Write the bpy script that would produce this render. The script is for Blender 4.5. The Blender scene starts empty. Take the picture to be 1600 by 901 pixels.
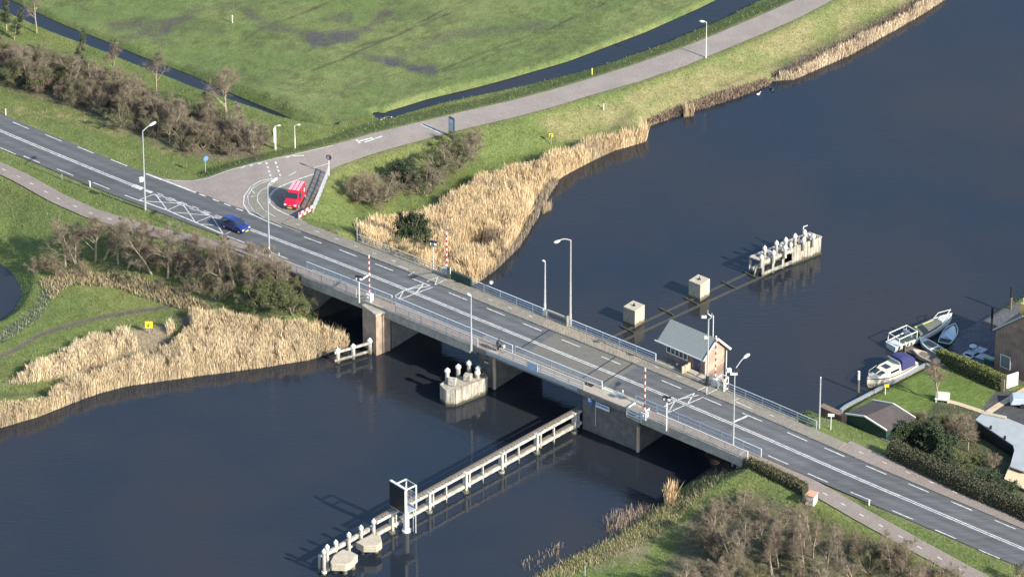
import bpy, bmesh, math, random
import numpy as np
from mathutils import Vector, Matrix
random.seed(7); rng = np.random.default_rng(7)
sc = bpy.context.scene
COL = sc.collection
# ------------------------------------------------------------------ camera, sky, sun, exposure
F = 9500.0; S0 = 13.3; PITCH = math.radians(30); DIST = F / S0
cam = bpy.data.cameras.new('camera'); camo = bpy.data.objects.new('camera', cam); COL.objects.link(camo)
cam.sensor_width = 36; cam.lens = 36 * F / 1600; cam.clip_start = 1; cam.clip_end = 6000
camo.location = (0, -DIST * math.cos(PITCH), DIST * math.sin(PITCH))
camo.rotation_euler = (math.pi / 2 - PITCH, 0, 0)
sc.camera = camo
SUN_EL = math.radians(30); SX, SY = 0.78, -0.626            # sun stands to the right of and behind the camera
w = bpy.data.worlds.new('World'); sc.world = w; w.use_nodes = True
nt = w.node_tree; nt.nodes.clear()
sk = nt.nodes.new('ShaderNodeTexSky'); sk.sky_type = 'NISHITA'; sk.sun_disc = False
sk.sun_elevation = SUN_EL; sk.sun_rotation = math.atan2(SX, SY); sk.air_density = 1.0; sk.dust_density = 0.8; sk.ozone_density = 1.5
bg = nt.nodes.new('ShaderNodeBackground'); bg.inputs[1].default_value = 0.14
wo = nt.nodes.new('ShaderNodeOutputWorld')
nt.links.new(sk.outputs[0], bg.inputs[0]); nt.links.new(bg.outputs[0], wo.inputs[0])
sl = bpy.data.lights.new('sun', 'SUN'); sl.energy = 4.35; sl.angle = math.radians(0.6); sl.color = (1.0, 0.92, 0.78)
so = bpy.data.objects.new('sun', sl); COL.objects.link(so)
so.rotation_euler = Vector((-SX * math.cos(SUN_EL), -SY * math.cos(SUN_EL), -math.sin(SUN_EL))).to_track_quat('-Z', 'Y').to_euler()
so.location = (40, -40, 60)
sc.view_settings.view_transform = 'Standard'; sc.view_settings.look = 'None'
sc.view_settings.gamma = 1.0; sc.view_settings.exposure = 1.13
sc.cycles.max_bounces = 6; sc.cycles.diffuse_bounces = 2; sc.cycles.glossy_bounces = 3; sc.cycles.transparent_max_bounces = 8

# ------------------------------------------------------------------ picture <-> place helpers
CAM = np.array([0, -DIST * math.cos(PITCH), DIST * math.sin(PITCH)])
FW = np.array([0, math.cos(PITCH), -math.sin(PITCH)]); UP = np.array([0, math.sin(PITCH), math.cos(PITCH)]); RT = np.array([1., 0, 0])
def G(px, py, z=0.0):
    d = FW + RT * (px - 800) / F - UP * (py - 450.5) / F
    return CAM + d * ((z - CAM[2]) / d[2])
def proj(X, Y, Z):
    vx = X - CAM[0]; vy = Y - CAM[1]; vz = Z - CAM[2]
    dep = vy * FW[1] + vz * FW[2]; u = vy * UP[1] + vz * UP[2]
    return 800 + F * vx / dep, 450.5 - F * u / dep
# road axis
_ce = [(45,225),(215,287.5),(400,361),(615,447.5),(800,521),(925,572),(1025,612),(1175,674),(1200,685),(1600,860)]
_zx = [-200,-62,-46,-31,-22,-14,15,27,38,62,200]; _zz = [3.4,3.6,4.1,5.0,5.45,5.7,5.7,5.4,4.9,4.2,3.6]
_xs = np.arange(-200, 200, .5); _zs = np.interp(_xs, _zx, _zz); _k = np.hanning(17); _k /= _k.sum()
_zs = np.convolve(np.pad(_zs, 8, mode='edge'), _k, mode='valid')
def Zc(x): return np.interp(x, _xs, _zs)
_c3 = np.array([G(a, b, float(Zc((a - 800) / 13.3))) for a, b in _ce])
_pf = np.polyfit(_c3[:, 0], _c3[:, 1], 3); _pd = np.polyder(_pf)
def Yc(x):
    xc = np.clip(x, -64, 64); return np.polyval(_pf, xc) + np.polyval(_pd, xc) * (x - xc)
def Sl(x): return np.polyval(_pd, np.clip(x, -64, 64))
def RP(x, off, z=0.0):
    """point beside the road: x along, off sideways (+ = far side), z above the road surface"""
    s = float(Sl(x)); L = math.hypot(1, s)
    return Vector((x - s / L * off * 1.0, float(Yc(x)) + off / L, float(Zc(x)) + z))
def road_xo(X, Y):
    x = np.array(X, float)
    for _ in range(6):
        s = Sl(x); y = Yc(x); L2 = 1 + s * s
        x = x + ((X - x) + (Y - y) * s) / L2
    s = Sl(x); L = np.sqrt(1 + s * s)
    return x, (Y - Yc(x)) / L + (X - x) * (-s) / L
def sst(a, b, t):
    t = np.clip((t - a) / (b - a), 0, 1); return t * t * (3 - 2 * t)
def RZ(X, Y):
    """surface height of all paved ground north of the main road"""
    x, o = road_xo(X, Y)
    zs = np.interp(X, [-60, -30, -10, 10, 45, 200], [3.6, 4.2, 3.3, 2.8, 2.6, 2.4])
    k = sst(3.2, 18, np.abs(o)); return Zc(x) * (1 - k) + zs * k
def on(px, py, fn, it=8):
    z = 3.0
    for _ in range(it):
        p = G(px, py, z); z = z * .3 + .7 * float(fn(p[0], p[1]))
    p = G(px, py, z); return Vector((p[0], p[1], float(fn(p[0], p[1]))))
def onroad(px, py, dz=0.0):
    p = on(px, py, lambda x, y: Zc(road_xo(x, y)[0]) + dz); return p
def xoff(px, py, dz=0.0):
    p = onroad(px, py, dz); x, o = road_xo(p[0], p[1]); return float(x), float(o)
RD = Vector((1, float(Sl(0)), 0)).normalized(); ND = Vector((-RD.y, RD.x, 0))     # along the road / towards the far side

# ------------------------------------------------------------------ tags, meshes
ORG = {}
def tag(o, label=None, cat=None, group=None, kind=None):
    if label: o['label'] = label
    if cat: o['category'] = cat
    if group: o['group'] = group
    if kind: o['kind'] = kind
    return o
def thing(name, loc, label, cat, group=None, rz=0):
    o = bpy.data.objects.new(name, None); COL.objects.link(o); o.location = loc; o.rotation_euler = (0, 0, rz)
    o.empty_display_size = .3; ORG[o.name] = Vector(loc) if rz == 0 else Vector((0, 0, 0))
    return tag(o, label, cat, group)
def copytree(o, parent=None):
    c = o.copy(); COL.objects.link(c)
    if parent: c.parent = parent
    for ch in list(o.children): copytree(ch, c)
    return c
class MB:
    def __init__(s): s.v = []; s.f = []
    def add(s, vs, fs):
        b = len(s.v); s.v += [tuple(v) for v in vs]; s.f += [tuple(i + b for i in f) for f in fs]; return s
    def obox(s, c, ax, ay, az):
        c = Vector(c); ax, ay, az = Vector(ax), Vector(ay), Vector(az)
        vs = [c + ax * i + ay * j + az * k for k in (-.5, .5) for i, j in ((-.5, -.5), (.5, -.5), (.5, .5), (-.5, .5))]
        return s.add(vs, [(0, 3, 2, 1), (4, 5, 6, 7), (0, 1, 5, 4), (1, 2, 6, 5), (2, 3, 7, 6), (3, 0, 4, 7)])
    def box(s, c, sz, rz=0):
        a, b = math.cos(rz), math.sin(rz)
        return s.obox(c, (a * sz[0], b * sz[0], 0), (-b * sz[1], a * sz[1], 0), (0, 0, sz[2]))
    def beam(s, p, q, w, h):
        p, q = Vector(p), Vector(q); d = q - p
        sd = d.cross(Vector((0, 0, 1)))
        if sd.length < 1e-4: sd = Vector((1, 0, 0))
        sd.normalize(); u = sd.cross(d).normalized()
        return s.obox((p + q) / 2, d, sd * w, u * h)
    def cyl(s, p, q, r0, r1=None, n=8, cap=True):
        p, q = Vector(p), Vector(q); r1 = r0 if r1 is None else r1
        d = (q - p).normalized(); a = d.orthogonal().normalized(); b = d.cross(a); m = max(r1, 1e-4)
        vs = [p + (a * math.cos(t) + b * math.sin(t)) * r0 for t in [2 * math.pi * i / n for i in range(n)]]
        vs += [q + (a * math.cos(t) + b * math.sin(t)) * m for t in [2 * math.pi * i / n for i in range(n)]]
        fs = [(i, (i + 1) % n, n + (i + 1) % n, n + i) for i in range(n)]
        if cap: fs += [tuple(range(n))[::-1], tuple(range(n, 2 * n))]
        return s.add(vs, fs)
    def tube(s, pts, r, n=6):
        for a, b in zip(pts[:-1], pts[1:]): s.cyl(a, b, r, r, n)
        return s
    def prism(s, poly, z0, z1):
        n = len(poly); vs = [(p[0], p[1], z0) for p in poly] + [(p[0], p[1], z1) for p in poly]
        ar = sum(poly[i][0] * poly[(i + 1) % n][1] - poly[(i + 1) % n][0] * poly[i][1] for i in range(n))
        fs = [(i, (i + 1) % n, n + (i + 1) % n, n + i) for i in range(n)] + [tuple(range(n))[::-1], tuple(range(n, 2 * n))]
        if ar < 0: fs = [f[::-1] for f in fs]
        return s.add(vs, fs)
    def loft(s, rings, closed=True, caps=True):
        n = len(rings[0]); b = len(s.v); s.v += [tuple(v) for r in rings for v in r]
        for i in range(len(rings) - 1):
            for j in range(n if closed else n - 1):
                k = (j + 1) % n; s.f.append((b + i * n + j, b + i * n + k, b + (i + 1) * n + k, b + (i + 1) * n + j))
        if caps: s.f.append(tuple(b + j for j in range(n))[::-1]); s.f.append(tuple(b + (len(rings) - 1) * n + j for j in range(n)))
        return s
    def build(s, name, m, parent=None, bevel=0, smooth=False, loc=None, **kw):
        me = bpy.data.meshes.new(name)
        if parent is not None: o0 = ORG.get(parent.name, Vector((0, 0, 0)))
        elif loc is not None: o0 = Vector(loc)
        else:
            A = np.array(s.v); o0 = Vector((A[:, 0].mean(), A[:, 1].mean(), A[:, 2].min()))
        me.from_pydata([(v[0] - o0[0], v[1] - o0[1], v[2] - o0[2]) for v in s.v], [], s.f); me.materials.append(m)
        bm = bmesh.new(); bm.from_mesh(me); bmesh.ops.recalc_face_normals(bm, faces=bm.faces)
        if bevel: bmesh.ops.bevel(bm, geom=bm.edges[:], offset=bevel, segments=2, affect='EDGES', profile=.6, clamp_overlap=True)
        bm.to_mesh(me); bm.free()
        if smooth: me.polygons.foreach_set('use_smooth', [True] * len(me.polygons))
        o = bpy.data.objects.new(name, me); COL.objects.link(o)
        if parent is not None: o.parent = parent; ORG[o.name] = o0
        else: o.location = o0; ORG[o.name] = o0
        tag(o, kw.get('label'), kw.get('cat'), kw.get('group'), kw.get('kind'))
        return o
def bigmesh(name, V, T, m, colors=None, parent=None, loc=(0, 0, 0)):
    me = bpy.data.meshes.new(name); V = np.asarray(V, np.float32); T = np.asarray(T, np.int32); k = T.shape[1]
    me.vertices.add(len(V)); me.vertices.foreach_set('co', V.ravel())
    me.loops.add(T.size); me.loops.foreach_set('vertex_index', T.ravel())
    me.polygons.add(len(T)); me.polygons.foreach_set('loop_start', np.arange(0, T.size, k, dtype=np.int32))
    me.polygons.foreach_set('loop_total', np.full(len(T), k, np.int32))
    if colors is not None:
        ca = me.color_attributes.new('tint', 'FLOAT_COLOR', 'POINT')
        C4 = np.ones((len(V), 4), np.float32); C4[:, :3] = colors; ca.data.foreach_set('color', C4.ravel())
    me.update(calc_edges=True); me.validate(); me.materials.append(m)
    o = bpy.data.objects.new(name, me); COL.objects.link(o); o.location = loc
    if parent: o.parent = parent
    return o

# ------------------------------------------------------------------ materials
MC = {}
def mat(name, col, rough=.8, col2=None, scale=3.0, amt=.5, bump=.0, metal=0.0, spec=.4, stretch=None, detail=5, fine=0, attr=False, rotz=0, coat=0, tide=False):
    if name in MC: return MC[name]
    m = bpy.data.materials.new(name); m.use_nodes = True; n = m.node_tree.nodes; l = m.node_tree.links
    b = n['Principled BSDF']; b.inputs['Roughness'].default_value = rough; b.inputs['Metallic'].default_value = metal
    b.inputs['Specular IOR Level'].default_value = spec; b.inputs['Coat Weight'].default_value = coat
    tc = n.new('ShaderNodeTexCoord'); mp = n.new('ShaderNodeMapping'); l.new(tc.outputs['Object'], mp.inputs[0])
    if stretch: mp.inputs['Scale'].default_value = stretch
    mp.inputs['Rotation'].default_value = (0, 0, rotz)
    nz = n.new('ShaderNodeTexNoise'); nz.inputs['Scale'].default_value = scale; nz.inputs['Detail'].default_value = detail; nz.inputs['Roughness'].default_value = .62
    l.new(mp.outputs[0], nz.inputs[0])
    c2 = col2 or tuple(c * .6 for c in col)
    mr = n.new('ShaderNodeMapRange'); mr.inputs[1].default_value = .32; mr.inputs[2].default_value = .68
    l.new(nz.outputs['Fac'], mr.inputs[0])
    mx = n.new('ShaderNodeMix'); mx.data_type = 'RGBA'; mx.inputs[6].default_value = (*col, 1); mx.inputs[7].default_value = (*c2, 1)
    mu = n.new('ShaderNodeMath'); mu.operation = 'MULTIPLY'; mu.inputs[1].default_value = amt; l.new(mr.outputs[0], mu.inputs[0]); l.new(mu.outputs[0], mx.inputs[0])
    out = mx.outputs[2]
    if attr:
        at = n.new('ShaderNodeAttribute'); at.attribute_name = 'tint'
        m2 = n.new('ShaderNodeMix'); m2.data_type = 'RGBA'; m2.blend_type = 'MULTIPLY'; m2.inputs[0].default_value = 1
        l.new(out, m2.inputs[6]); l.new(at.outputs['Color'], m2.inputs[7]); out = m2.outputs[2]
    if fine:
        n2 = n.new('ShaderNodeTexNoise'); n2.inputs['Scale'].default_value = fine; n2.inputs['Detail'].default_value = 3; l.new(mp.outputs[0], n2.inputs[0])
        r2 = n.new('ShaderNodeMapRange'); r2.inputs[1].default_value = .3; r2.inputs[2].default_value = .7; r2.inputs[3].default_value = .72; r2.inputs[4].default_value = 1.28; l.new(n2.outputs['Fac'], r2.inputs[0])
        vm = n.new('ShaderNodeVectorMath'); vm.operation = 'SCALE'; l.new(out, vm.inputs[0]); l.new(r2.outputs[0], vm.inputs['Scale']); out = vm.outputs[0]
    if tide:
        ge = n.new('ShaderNodeNewGeometry'); sx = n.new('ShaderNodeSeparateXYZ'); l.new(ge.outputs['Position'], sx.inputs[0])
        n3_ = n.new('ShaderNodeTexNoise'); n3_.inputs['Scale'].default_value = 1.8; n3_.inputs['Detail'].default_value = 4; l.new(tc.outputs['Object'], n3_.inputs[0])
        ad = n.new('ShaderNodeMath'); ad.operation = 'MULTIPLY_ADD'; ad.inputs[1].default_value = 1.1; l.new(n3_.outputs['Fac'], ad.inputs[0]); ad.inputs[2].default_value = -.15
        sb = n.new('ShaderNodeMath'); sb.operation = 'SUBTRACT'; l.new(sx.outputs[2], sb.inputs[0]); l.new(ad.outputs[0], sb.inputs[1])
        r3 = n.new('ShaderNodeMapRange'); r3.inputs[1].default_value = -.15; r3.inputs[2].default_value = .2; r3.inputs[3].default_value = .9; r3.inputs[4].default_value = 0; l.new(sb.outputs[0], r3.inputs[0])
        m3 = n.new('ShaderNodeMix'); m3.data_type = 'RGBA'; l.new(r3.outputs[0], m3.inputs[0]); l.new(out, m3.inputs[6]); m3.inputs[7].default_value = (.075, .07, .04, 1); out = m3.outputs[2]
    l.new(out, b.inputs['Base Color'])
    if bump:
        bp = n.new('ShaderNodeBump'); bp.inputs['Strength'].default_value = 1; bp.inputs['Distance'].default_value = bump
        l.new(nz.outputs['Fac'], bp.inputs['Height']); l.new(bp.outputs[0], b.inputs['Normal'])
    MC[name] = m; return m
RZT = math.atan2(-RD.y, RD.x)       # turns texture space so that x runs along the road
M_asph = mat('asphalt', (.090,.092,.094), .85, (.060,.064,.067), 1.0, .9, .004, stretch=(.05, 1.3, 1), fine=9, rotz=RZT)
M_side = mat('side_road_asphalt', (.245,.213,.188), .9, (.195,.168,.15), .35, .9, .004, fine=9)
M_path = mat('path_asphalt', (.20,.17,.145), .9, (.115,.1,.09), .8, .9, .004, fine=9)
M_bpath = mat('bridge_path_asphalt', (.21,.19,.155), .9, (.15,.14,.115), 1.4, .9, .004, fine=8)
M_rpath = mat('red_brown_footway', (.225,.188,.162), .9, (.18,.155,.138), 1.0, .9, .004, fine=8)
M_white = mat('road_paint', (.60,.60,.57), .7, (.24,.25,.25), 2.2, .8, 0, fine=7)
M_conc = mat('concrete', (.36,.33,.27), .85, (.22,.205,.17), 1.2, .9, .01, fine=7)
M_cdark = mat('weathered_concrete', (.20,.19,.175), .9, (.12,.115,.105), .9, .9, .01, stretch=(1, 1, .45), fine=6)
M_cream = mat('cream_concrete', (.41,.365,.285), .85, (.30,.265,.20), 1.6, .8, .01, fine=8, tide=True)
M_steel = mat('galvanised_steel', (.45,.48,.50), .45, (.33,.36,.38), 3, .6, 0, metal=.35)
M_bsteel = mat('pale_blue_painted_steel', (.46,.53,.58), .5, (.36,.42,.48), 3, .6)
M_wpaint = mat('white_paint', (.60,.60,.565), .5, (.46,.45,.41), 4, .6)
M_gwhite = mat('greyed_white_timber', (.42,.40,.35), .75, (.19,.175,.14), 2.2, .85, .01, tide=True, stretch=(1, 1, .3), fine=5)
M_red = mat('red_paint', (.42,.035,.035), .45)
M_dark = mat('black_metal', (.02,.022,.025), .5)
M_green = mat('dark_green_paint', (.02,.05,.04), .6)
M_glass = mat('dark_glass', (.02,.03,.04), .08, spec=.8)
M_wood = mat('weathered_wood', (.16,.13,.10), .85, (.09,.075,.055), 3, .9, .01)
M_algae = mat('wet_algae_timber', (.060,.058,.038), .7, (.035,.036,.028), 3, .9, .01)
M_bark = mat('bark', (.32,.28,.205), .95, (.19,.16,.115), 4, .9, .01)
M_twig = mat('brown_twigs', (.245,.205,.145), .95, (.125,.10,.075), 2.0, .9)
M_twig2 = mat('reddish_twigs', (.25,.195,.14), .95, (.14,.105,.078), 2.0, .9)
M_twig3 = mat('olive_twigs', (.18,.175,.095), .95, (.10,.10,.058), 2.0, .9)
M_leaf = mat('dark_evergreen_leaves', (.045,.07,.03), .7, (.02,.035,.016), 2.5, .9)
M_leaf2 = mat('mid_green_leaves', (.10,.12,.035), .7, (.05,.07,.022), 2.5, .9)
M_reed = mat('dry_reed', (1, 1, 1), .85, (.75,.72,.68), .7, .8, attr=True)
M_blade = mat('grass_blades', (1, 1, 1), .8, (.8,.85,.75), .7, .8, attr=True)

# brick with courses
def brickmat(name, c1, c2, mortar, sc_=4.0):
    m = bpy.data.materials.new(name); m.use_nodes = True; n = m.node_tree.nodes; l = m.node_tree.links; b = n['Principled BSDF']; b.inputs['Roughness'].default_value = .9
    tc = n.new('ShaderNodeTexCoord'); sp = n.new('ShaderNodeSeparateXYZ'); l.new(tc.outputs['Object'], sp.inputs[0])
    ad = n.new('ShaderNodeMath'); l.new(sp.outputs[0], ad.inputs[0]); l.new(sp.outputs[1], ad.inputs[1])
    cb = n.new('ShaderNodeCombineXYZ'); l.new(ad.outputs[0], cb.inputs[0]); l.new(sp.outputs[2], cb.inputs[1])
    br = n.new('ShaderNodeTexBrick'); br.inputs['Scale'].default_value = sc_; br.inputs['Color1'].default_value = (*c1, 1); br.inputs['Color2'].default_value = (*c2, 1); br.inputs['Mortar'].default_value = (*mortar, 1)
    br.inputs['Mortar Size'].default_value = .02; l.new(cb.outputs[0], br.inputs[0])
    nz = n.new('ShaderNodeTexNoise'); nz.inputs['Scale'].default_value = .9; nz.inputs['Detail'].default_value = 5; l.new(tc.outputs['Object'], nz.inputs[0])
    r2 = n.new('ShaderNodeMapRange'); r2.inputs[1].default_value = .3; r2.inputs[2].default_value = .7; r2.inputs[3].default_value = .65; r2.inputs[4].default_value = 1.25; l.new(nz.outputs['Fac'], r2.inputs[0])
    vm = n.new('ShaderNodeVectorMath'); vm.operation = 'SCALE'; l.new(br.outputs[0], vm.inputs[0]); l.new(r2.outputs[0], vm.inputs['Scale']); l.new(vm.outputs[0], b.inputs['Base Color'])
    return m
M_brick = brickmat('brown_brick', (.22,.14,.10), (.17,.11,.085), (.24,.21,.18))
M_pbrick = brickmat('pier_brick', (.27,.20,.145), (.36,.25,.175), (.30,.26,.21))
M_pinkbrick = brickmat('pinkish_brick', (.40,.22,.155), (.33,.19,.13), (.48,.38,.31))

# ------------------------------------------------------------------ polygons in the picture
def inpoly(X, Y, P):
    X = np.asarray(X, float); Y = np.asarray(Y, float); r = np.zeros(X.shape, bool); n = len(P)
    for i in range(n):
        x1, y1 = P[i][0], P[i][1]; x2, y2 = P[(i + 1) % n][0], P[(i + 1) % n][1]
        if y1 == y2: continue
        c = ((y1 > Y) != (y2 > Y)) & (X < (x2 - x1) * (Y - y1) / (y2 - y1) + x1); r ^= c
    return r
def dline(X, Y, P, closed=False, W=None):
    D = np.full(np.shape(X), 1e9); Wv = np.zeros(np.shape(X)); n = len(P)
    for i in range(n if closed else n - 1):
        x1, y1 = P[i][0], P[i][1]; x2, y2 = P[(i + 1) % n][0], P[(i + 1) % n][1]
        dx, dy = x2 - x1, y2 - y1; t = np.clip(((X - x1) * dx + (Y - y1) * dy) / (dx * dx + dy * dy + 1e-9), 0, 1)
        d = np.hypot(X - x1 - t * dx, Y - y1 - t * dy); m = d < D; D = np.where(m, d, D)
        if W is not None: Wv = np.where(m, W[i] * (1 - t) + W[(i + 1) % n] * t, Wv)
    return (D, Wv) if W is not None else D
def sdpoly(X, Y, P):
    d = dline(X, Y, P, True); return np.where(inpoly(X, Y, P), -d, d)
def W0(P, z=0.0): return [tuple(G(a, b, z)[:2]) for a, b in P]

RIVER_PX = [(-400,760),(-60,683),(0,667),(60,650),(110,630),(160,612),(200,602),(300,588),(400,575),(480,562),(510,553),(546,540),(532,528),(514,515),(500,497),(600,462),(690,450),
 (735,448),(760,432),(790,405),(803,380),(822,350),(838,318),(858,290),(885,273),(925,252),(960,235),(1005,222),(1014,198),(1045,186),(1075,176),(1130,160),(1165,148),(1205,128),(1240,124),(1330,84),(1400,46),(1440,22),(1475,-2),
 (1560,-50),(1800,-190),(2600,-500),(4200,-900),(5200,400),(2400,430),(1800,440),(1600,462),(1545,492),(1512,512),(1490,520),(1478,538),(1486,556),(1474,572),(1447,573),(1400,597),(1350,622),(1318,640),(1300,655),(1262,640),
 (1100,712),(1128,722),(1105,733),(1060,765),(1035,785),(1008,800),(960,838),(900,868),(850,893),(815,915),(700,985),(500,1100),(-400,1400),(-2500,1500),(-2500,1100)]
RIVER = W0(RIVER_PX)
POND = W0([(-300,330),(0,411),(16,422),(30,442),(34,462),(22,486),(0,502),(-300,620)])
DITCH1 = ([tuple(G(a, b)[:2]) for a, b in [(-60,-22),(-10,0),(20,14),(75,39),(107,52),(150,68),(207,92),(287,122),(340,146),(390,167),(420,178),(450,191),(475,198),(500,202),(520,202)]],
          [1.5,1.5,1.5,1.35,1.3,1.25,1.2,1.2,1.2,1.15,1.1,.9,.7,.35,.1])
DITCH2 = ([tuple(G(a, b)[:2]) for a, b in [(588,178),(600,183),(620,177),(675,161),(750,144),(800,132),(900,105),(980,77),(1025,60),(1070,40),(1112,22),(1160,-2),(1240,-45),(1500,-190)]],
          [.5,1.1,1.0,1.15,1.3,1.5,1.8,2.1,2.1,2.1,2.2,2.2,2.2,2.2])
# paved zones
JUNC_PX = [(224,268),(240,274),(258,279.5),(277,282.3),(299,282.3),(324,278),(360,264.5),(400,254),(413,251.5),(440,245),(480,235.5),(520,226),(536,222),(580,209),(650,192),(720,175),(800,157),(860,141),(925,122),(1000,98),(1062,76),(1100,61),(1150,40),(1200,19),(1245,-1),(1330,-40),
 (1420,-40),(1299,1),(1250,27),(1200,49),(1140,74),(1075,101),(1000,127),(925,148),(860,168),(800,184),(740,198),(690,210),(632,226),(600,235),(565,246),(535,257),(517,265),(505,285),(490,308),(476,330),(466,337),(472,343),(460,346),(430,343),(400,334),(355,318),(300,297)]
LPATH = [(-60,240),(0,263),(29,276),(49,287),(72,300),(92,311),(117,322),(142,333),(171,342),(200,351),(231,359.5),(265,368),(300,375),(332,382),(361,388),(395,397),(430,408),(460,418)]
RPATH = [(1150,700),(1200,722),(1225,736),(1256,753),(1289,771),(1317,787),(1346,804),(1376,820.5),(1407,837.5),(1437,854.5),(1468,871),(1499,888),(1560,920),(1700,990)]
def corr_pts(L, fz): return [tuple(on(a, b, fz)) for a, b in L]
LP3 = corr_pts(LPATH, lambda x, y: Zc(road_xo(x, y)[0]) - .12); RP3 = corr_pts(RPATH, lambda x, y: Zc(road_xo(x, y)[0]) - .1)
JUNC = [tuple(on(a, b, RZ)) for a, b in JUNC_PX]
TRACK_PX = [(-60,580),(0,557),(30,543),(60,524),(90,513),(130,502),(170,493),(215,486),(250,481),(278,476)]

CTRL = [(100,60,.5),(400,60,.5),(700,60,.5),(1000,30,.45),(300,0,.5),(560,150,.5),(900,80,.45),(250,110,.5),(0,-40,.5),(1100,-30,.5),(60,100,1.6),(150,150,2.0),(230,190,2.2),(330,210,2.2),(400,215,2.4),(-50,90,1.6),
 (30,330,2.2),(150,420,1.5),(250,450,1.2),(60,480,.9),(200,500,.8),(400,530,.6),(470,480,2.2),(320,440,1.9),(410,460,2.0),(0,580,.7),(150,580,.5),(300,560,.5),(0,380,1.2),(100,380,1.8),
 (700,300,.7),(800,250,.8),(760,340,.4),(600,300,1.7),(650,370,.6),(600,380,.6),(700,400,.4),(560,330,2.0),(920,215,.7),(720,240,1.6),(1000,170,1.2),(1200,100,1.0),(1350,40,1.0),(1450,-30,1.0),
 (1100,790,1.4),(1200,790,2.6),(1300,860,2.8),(1000,870,.9),(1150,750,2.6),(1100,900,1.4),(1500,940,2.8),(1200,920,2.0),(900,900,.5),
 (1400,620,.8),(1550,620,.8),(1480,700,1.0),(1450,680,.9),(1550,740,1.6),(1590,560,.7),(1500,540,.5),(1340,680,1.2),(1600,700,1.2),(1600,780,2.0),(1370,600,.8)]
_ctp = np.array([G(a, b, c) for a, b, c in CTRL])
def smp(C): # resample road centre
    return C
MAINL = [tuple(RP(x, .15)) for x in np.arange(-120, -23.9, 2)]; MAINR = [tuple(RP(x, 0)) for x in np.arange(27, 121, 2)]
def corridor(z, X, Y, P, hw, drop=.09, sl=.5):
    zs = np.array([p[2] for p in P]); d, zz = dline(X, Y, P, False, zs)
    e = np.maximum(d - hw, 0)
    up_ = zz - drop - np.maximum(e - .6, 0) * sl; dn = zz - drop + np.maximum(e - .6, 0) * .35
    return np.minimum(np.maximum(z, up_), dn)
def Hfun(X, Y):
    X = np.asarray(X, float); Y = np.asarray(Y, float)
    num = np.zeros(X.shape); den = np.zeros(X.shape)
    for p in _ctp:
        wgt = 1 / (((X - p[0]) ** 2 + (Y - p[1]) ** 2) + 4) ** 2; num += wgt * p[2]; den += wgt
    z = num / den
    xr, orr = road_xo(X, Y)
    z = corridor(z, X, Y, MAINL, 5.2, sl=.5); z = corridor(z, X, Y, MAINR, 5.9, sl=.5)
    dj = sdpoly(X, Y, [(p[0], p[1]) for p in JUNC]); rz = RZ(X, Y)
    e = np.maximum(dj, 0); z = np.minimum(np.maximum(z, rz - .09 - np.maximum(e - .5, 0) * .42), rz - .09 + np.maximum(e - .5, 0) * .35)
    z = corridor(z, X, Y, LP3, 1.5); z = corridor(z, X, Y, RP3, 1.6)
    # under the spans nothing of the embankment remains
    dr = sdpoly(X, Y, RIVER); z = np.minimum(z, dr * .62)
    z = np.minimum(z, sdpoly(X, Y, POND) * .7)
    for P, Wd in (DITCH1, DITCH2):
        d, wv = dline(X, Y, P, False, np.array(Wd)); z = np.minimum(z, (d - wv) * 1.3)
    return np.maximum(z, -1.6)
ext = [200, 320, 600, 1400]
gx = np.concatenate([[-e for e in ext[::-1]], np.arange(-135, -80, 3), np.arange(-80, 80, .42), np.arange(80, 136, 3), ext])
gy = np.concatenate([[-e for e in ext[::-1]], np.arange(-140, -74, 3), np.arange(-74, 84, .42), np.arange(84, 150, 3), ext])
GX, GY = np.meshgrid(gx, gy); GZ = Hfun(GX, GY)
def H(x, y):
    i = int(np.clip(np.searchsorted(gx, x) - 1, 0, len(gx) - 2)); j = int(np.clip(np.searchsorted(gy, y) - 1, 0, len(gy) - 2))
    u = (x - gx[i]) / (gx[i + 1] - gx[i]); v = (y - gy[j]) / (gy[j + 1] - gy[j])
    return GZ[j, i] * (1 - u) * (1 - v) + GZ[j, i + 1] * u * (1 - v) + GZ[j + 1, i] * (1 - u) * v + GZ[j + 1, i + 1] * u * v
def Hv(X, Y):
    i = np.clip(np.searchsorted(gx, X) - 1, 0, len(gx) - 2); j = np.clip(np.searchsorted(gy, Y) - 1, 0, len(gy) - 2)
    u = (X - gx[i]) / (gx[i + 1] - gx[i]); v = (Y - gy[j]) / (gy[j + 1] - gy[j])
    return GZ[j, i] * (1 - u) * (1 - v) + GZ[j, i + 1] * u * (1 - v) + GZ[j + 1, i] * (1 - u) * v + GZ[j + 1, i + 1] * u * v
def gnd(px, py): return on(px, py, H, 14)
def vnoise(X, Y, s, seed=0):
    r = np.random.default_rng(seed); T = r.random((64, 64)); x = X / s; y = Y / s
    xi = np.floor(x).astype(int); yi = np.floor(y).astype(int); u = x - xi; v = y - yi; u = u * u * (3 - 2 * u); v = v * v * (3 - 2 * v)
    g = lambda a, b: T[a % 64, b % 64]
    return g(xi, yi) * (1 - u) * (1 - v) + g(xi + 1, yi) * u * (1 - v) + g(xi, yi + 1) * (1 - u) * v + g(xi + 1, yi + 1) * u * v
def fbm(X, Y, s, seed=0): return (vnoise(X, Y, s, seed) * .5 + vnoise(X, Y, s / 2.1, seed + 1) * .28 + vnoise(X, Y, s / 4.3, seed + 2) * .22)

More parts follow.
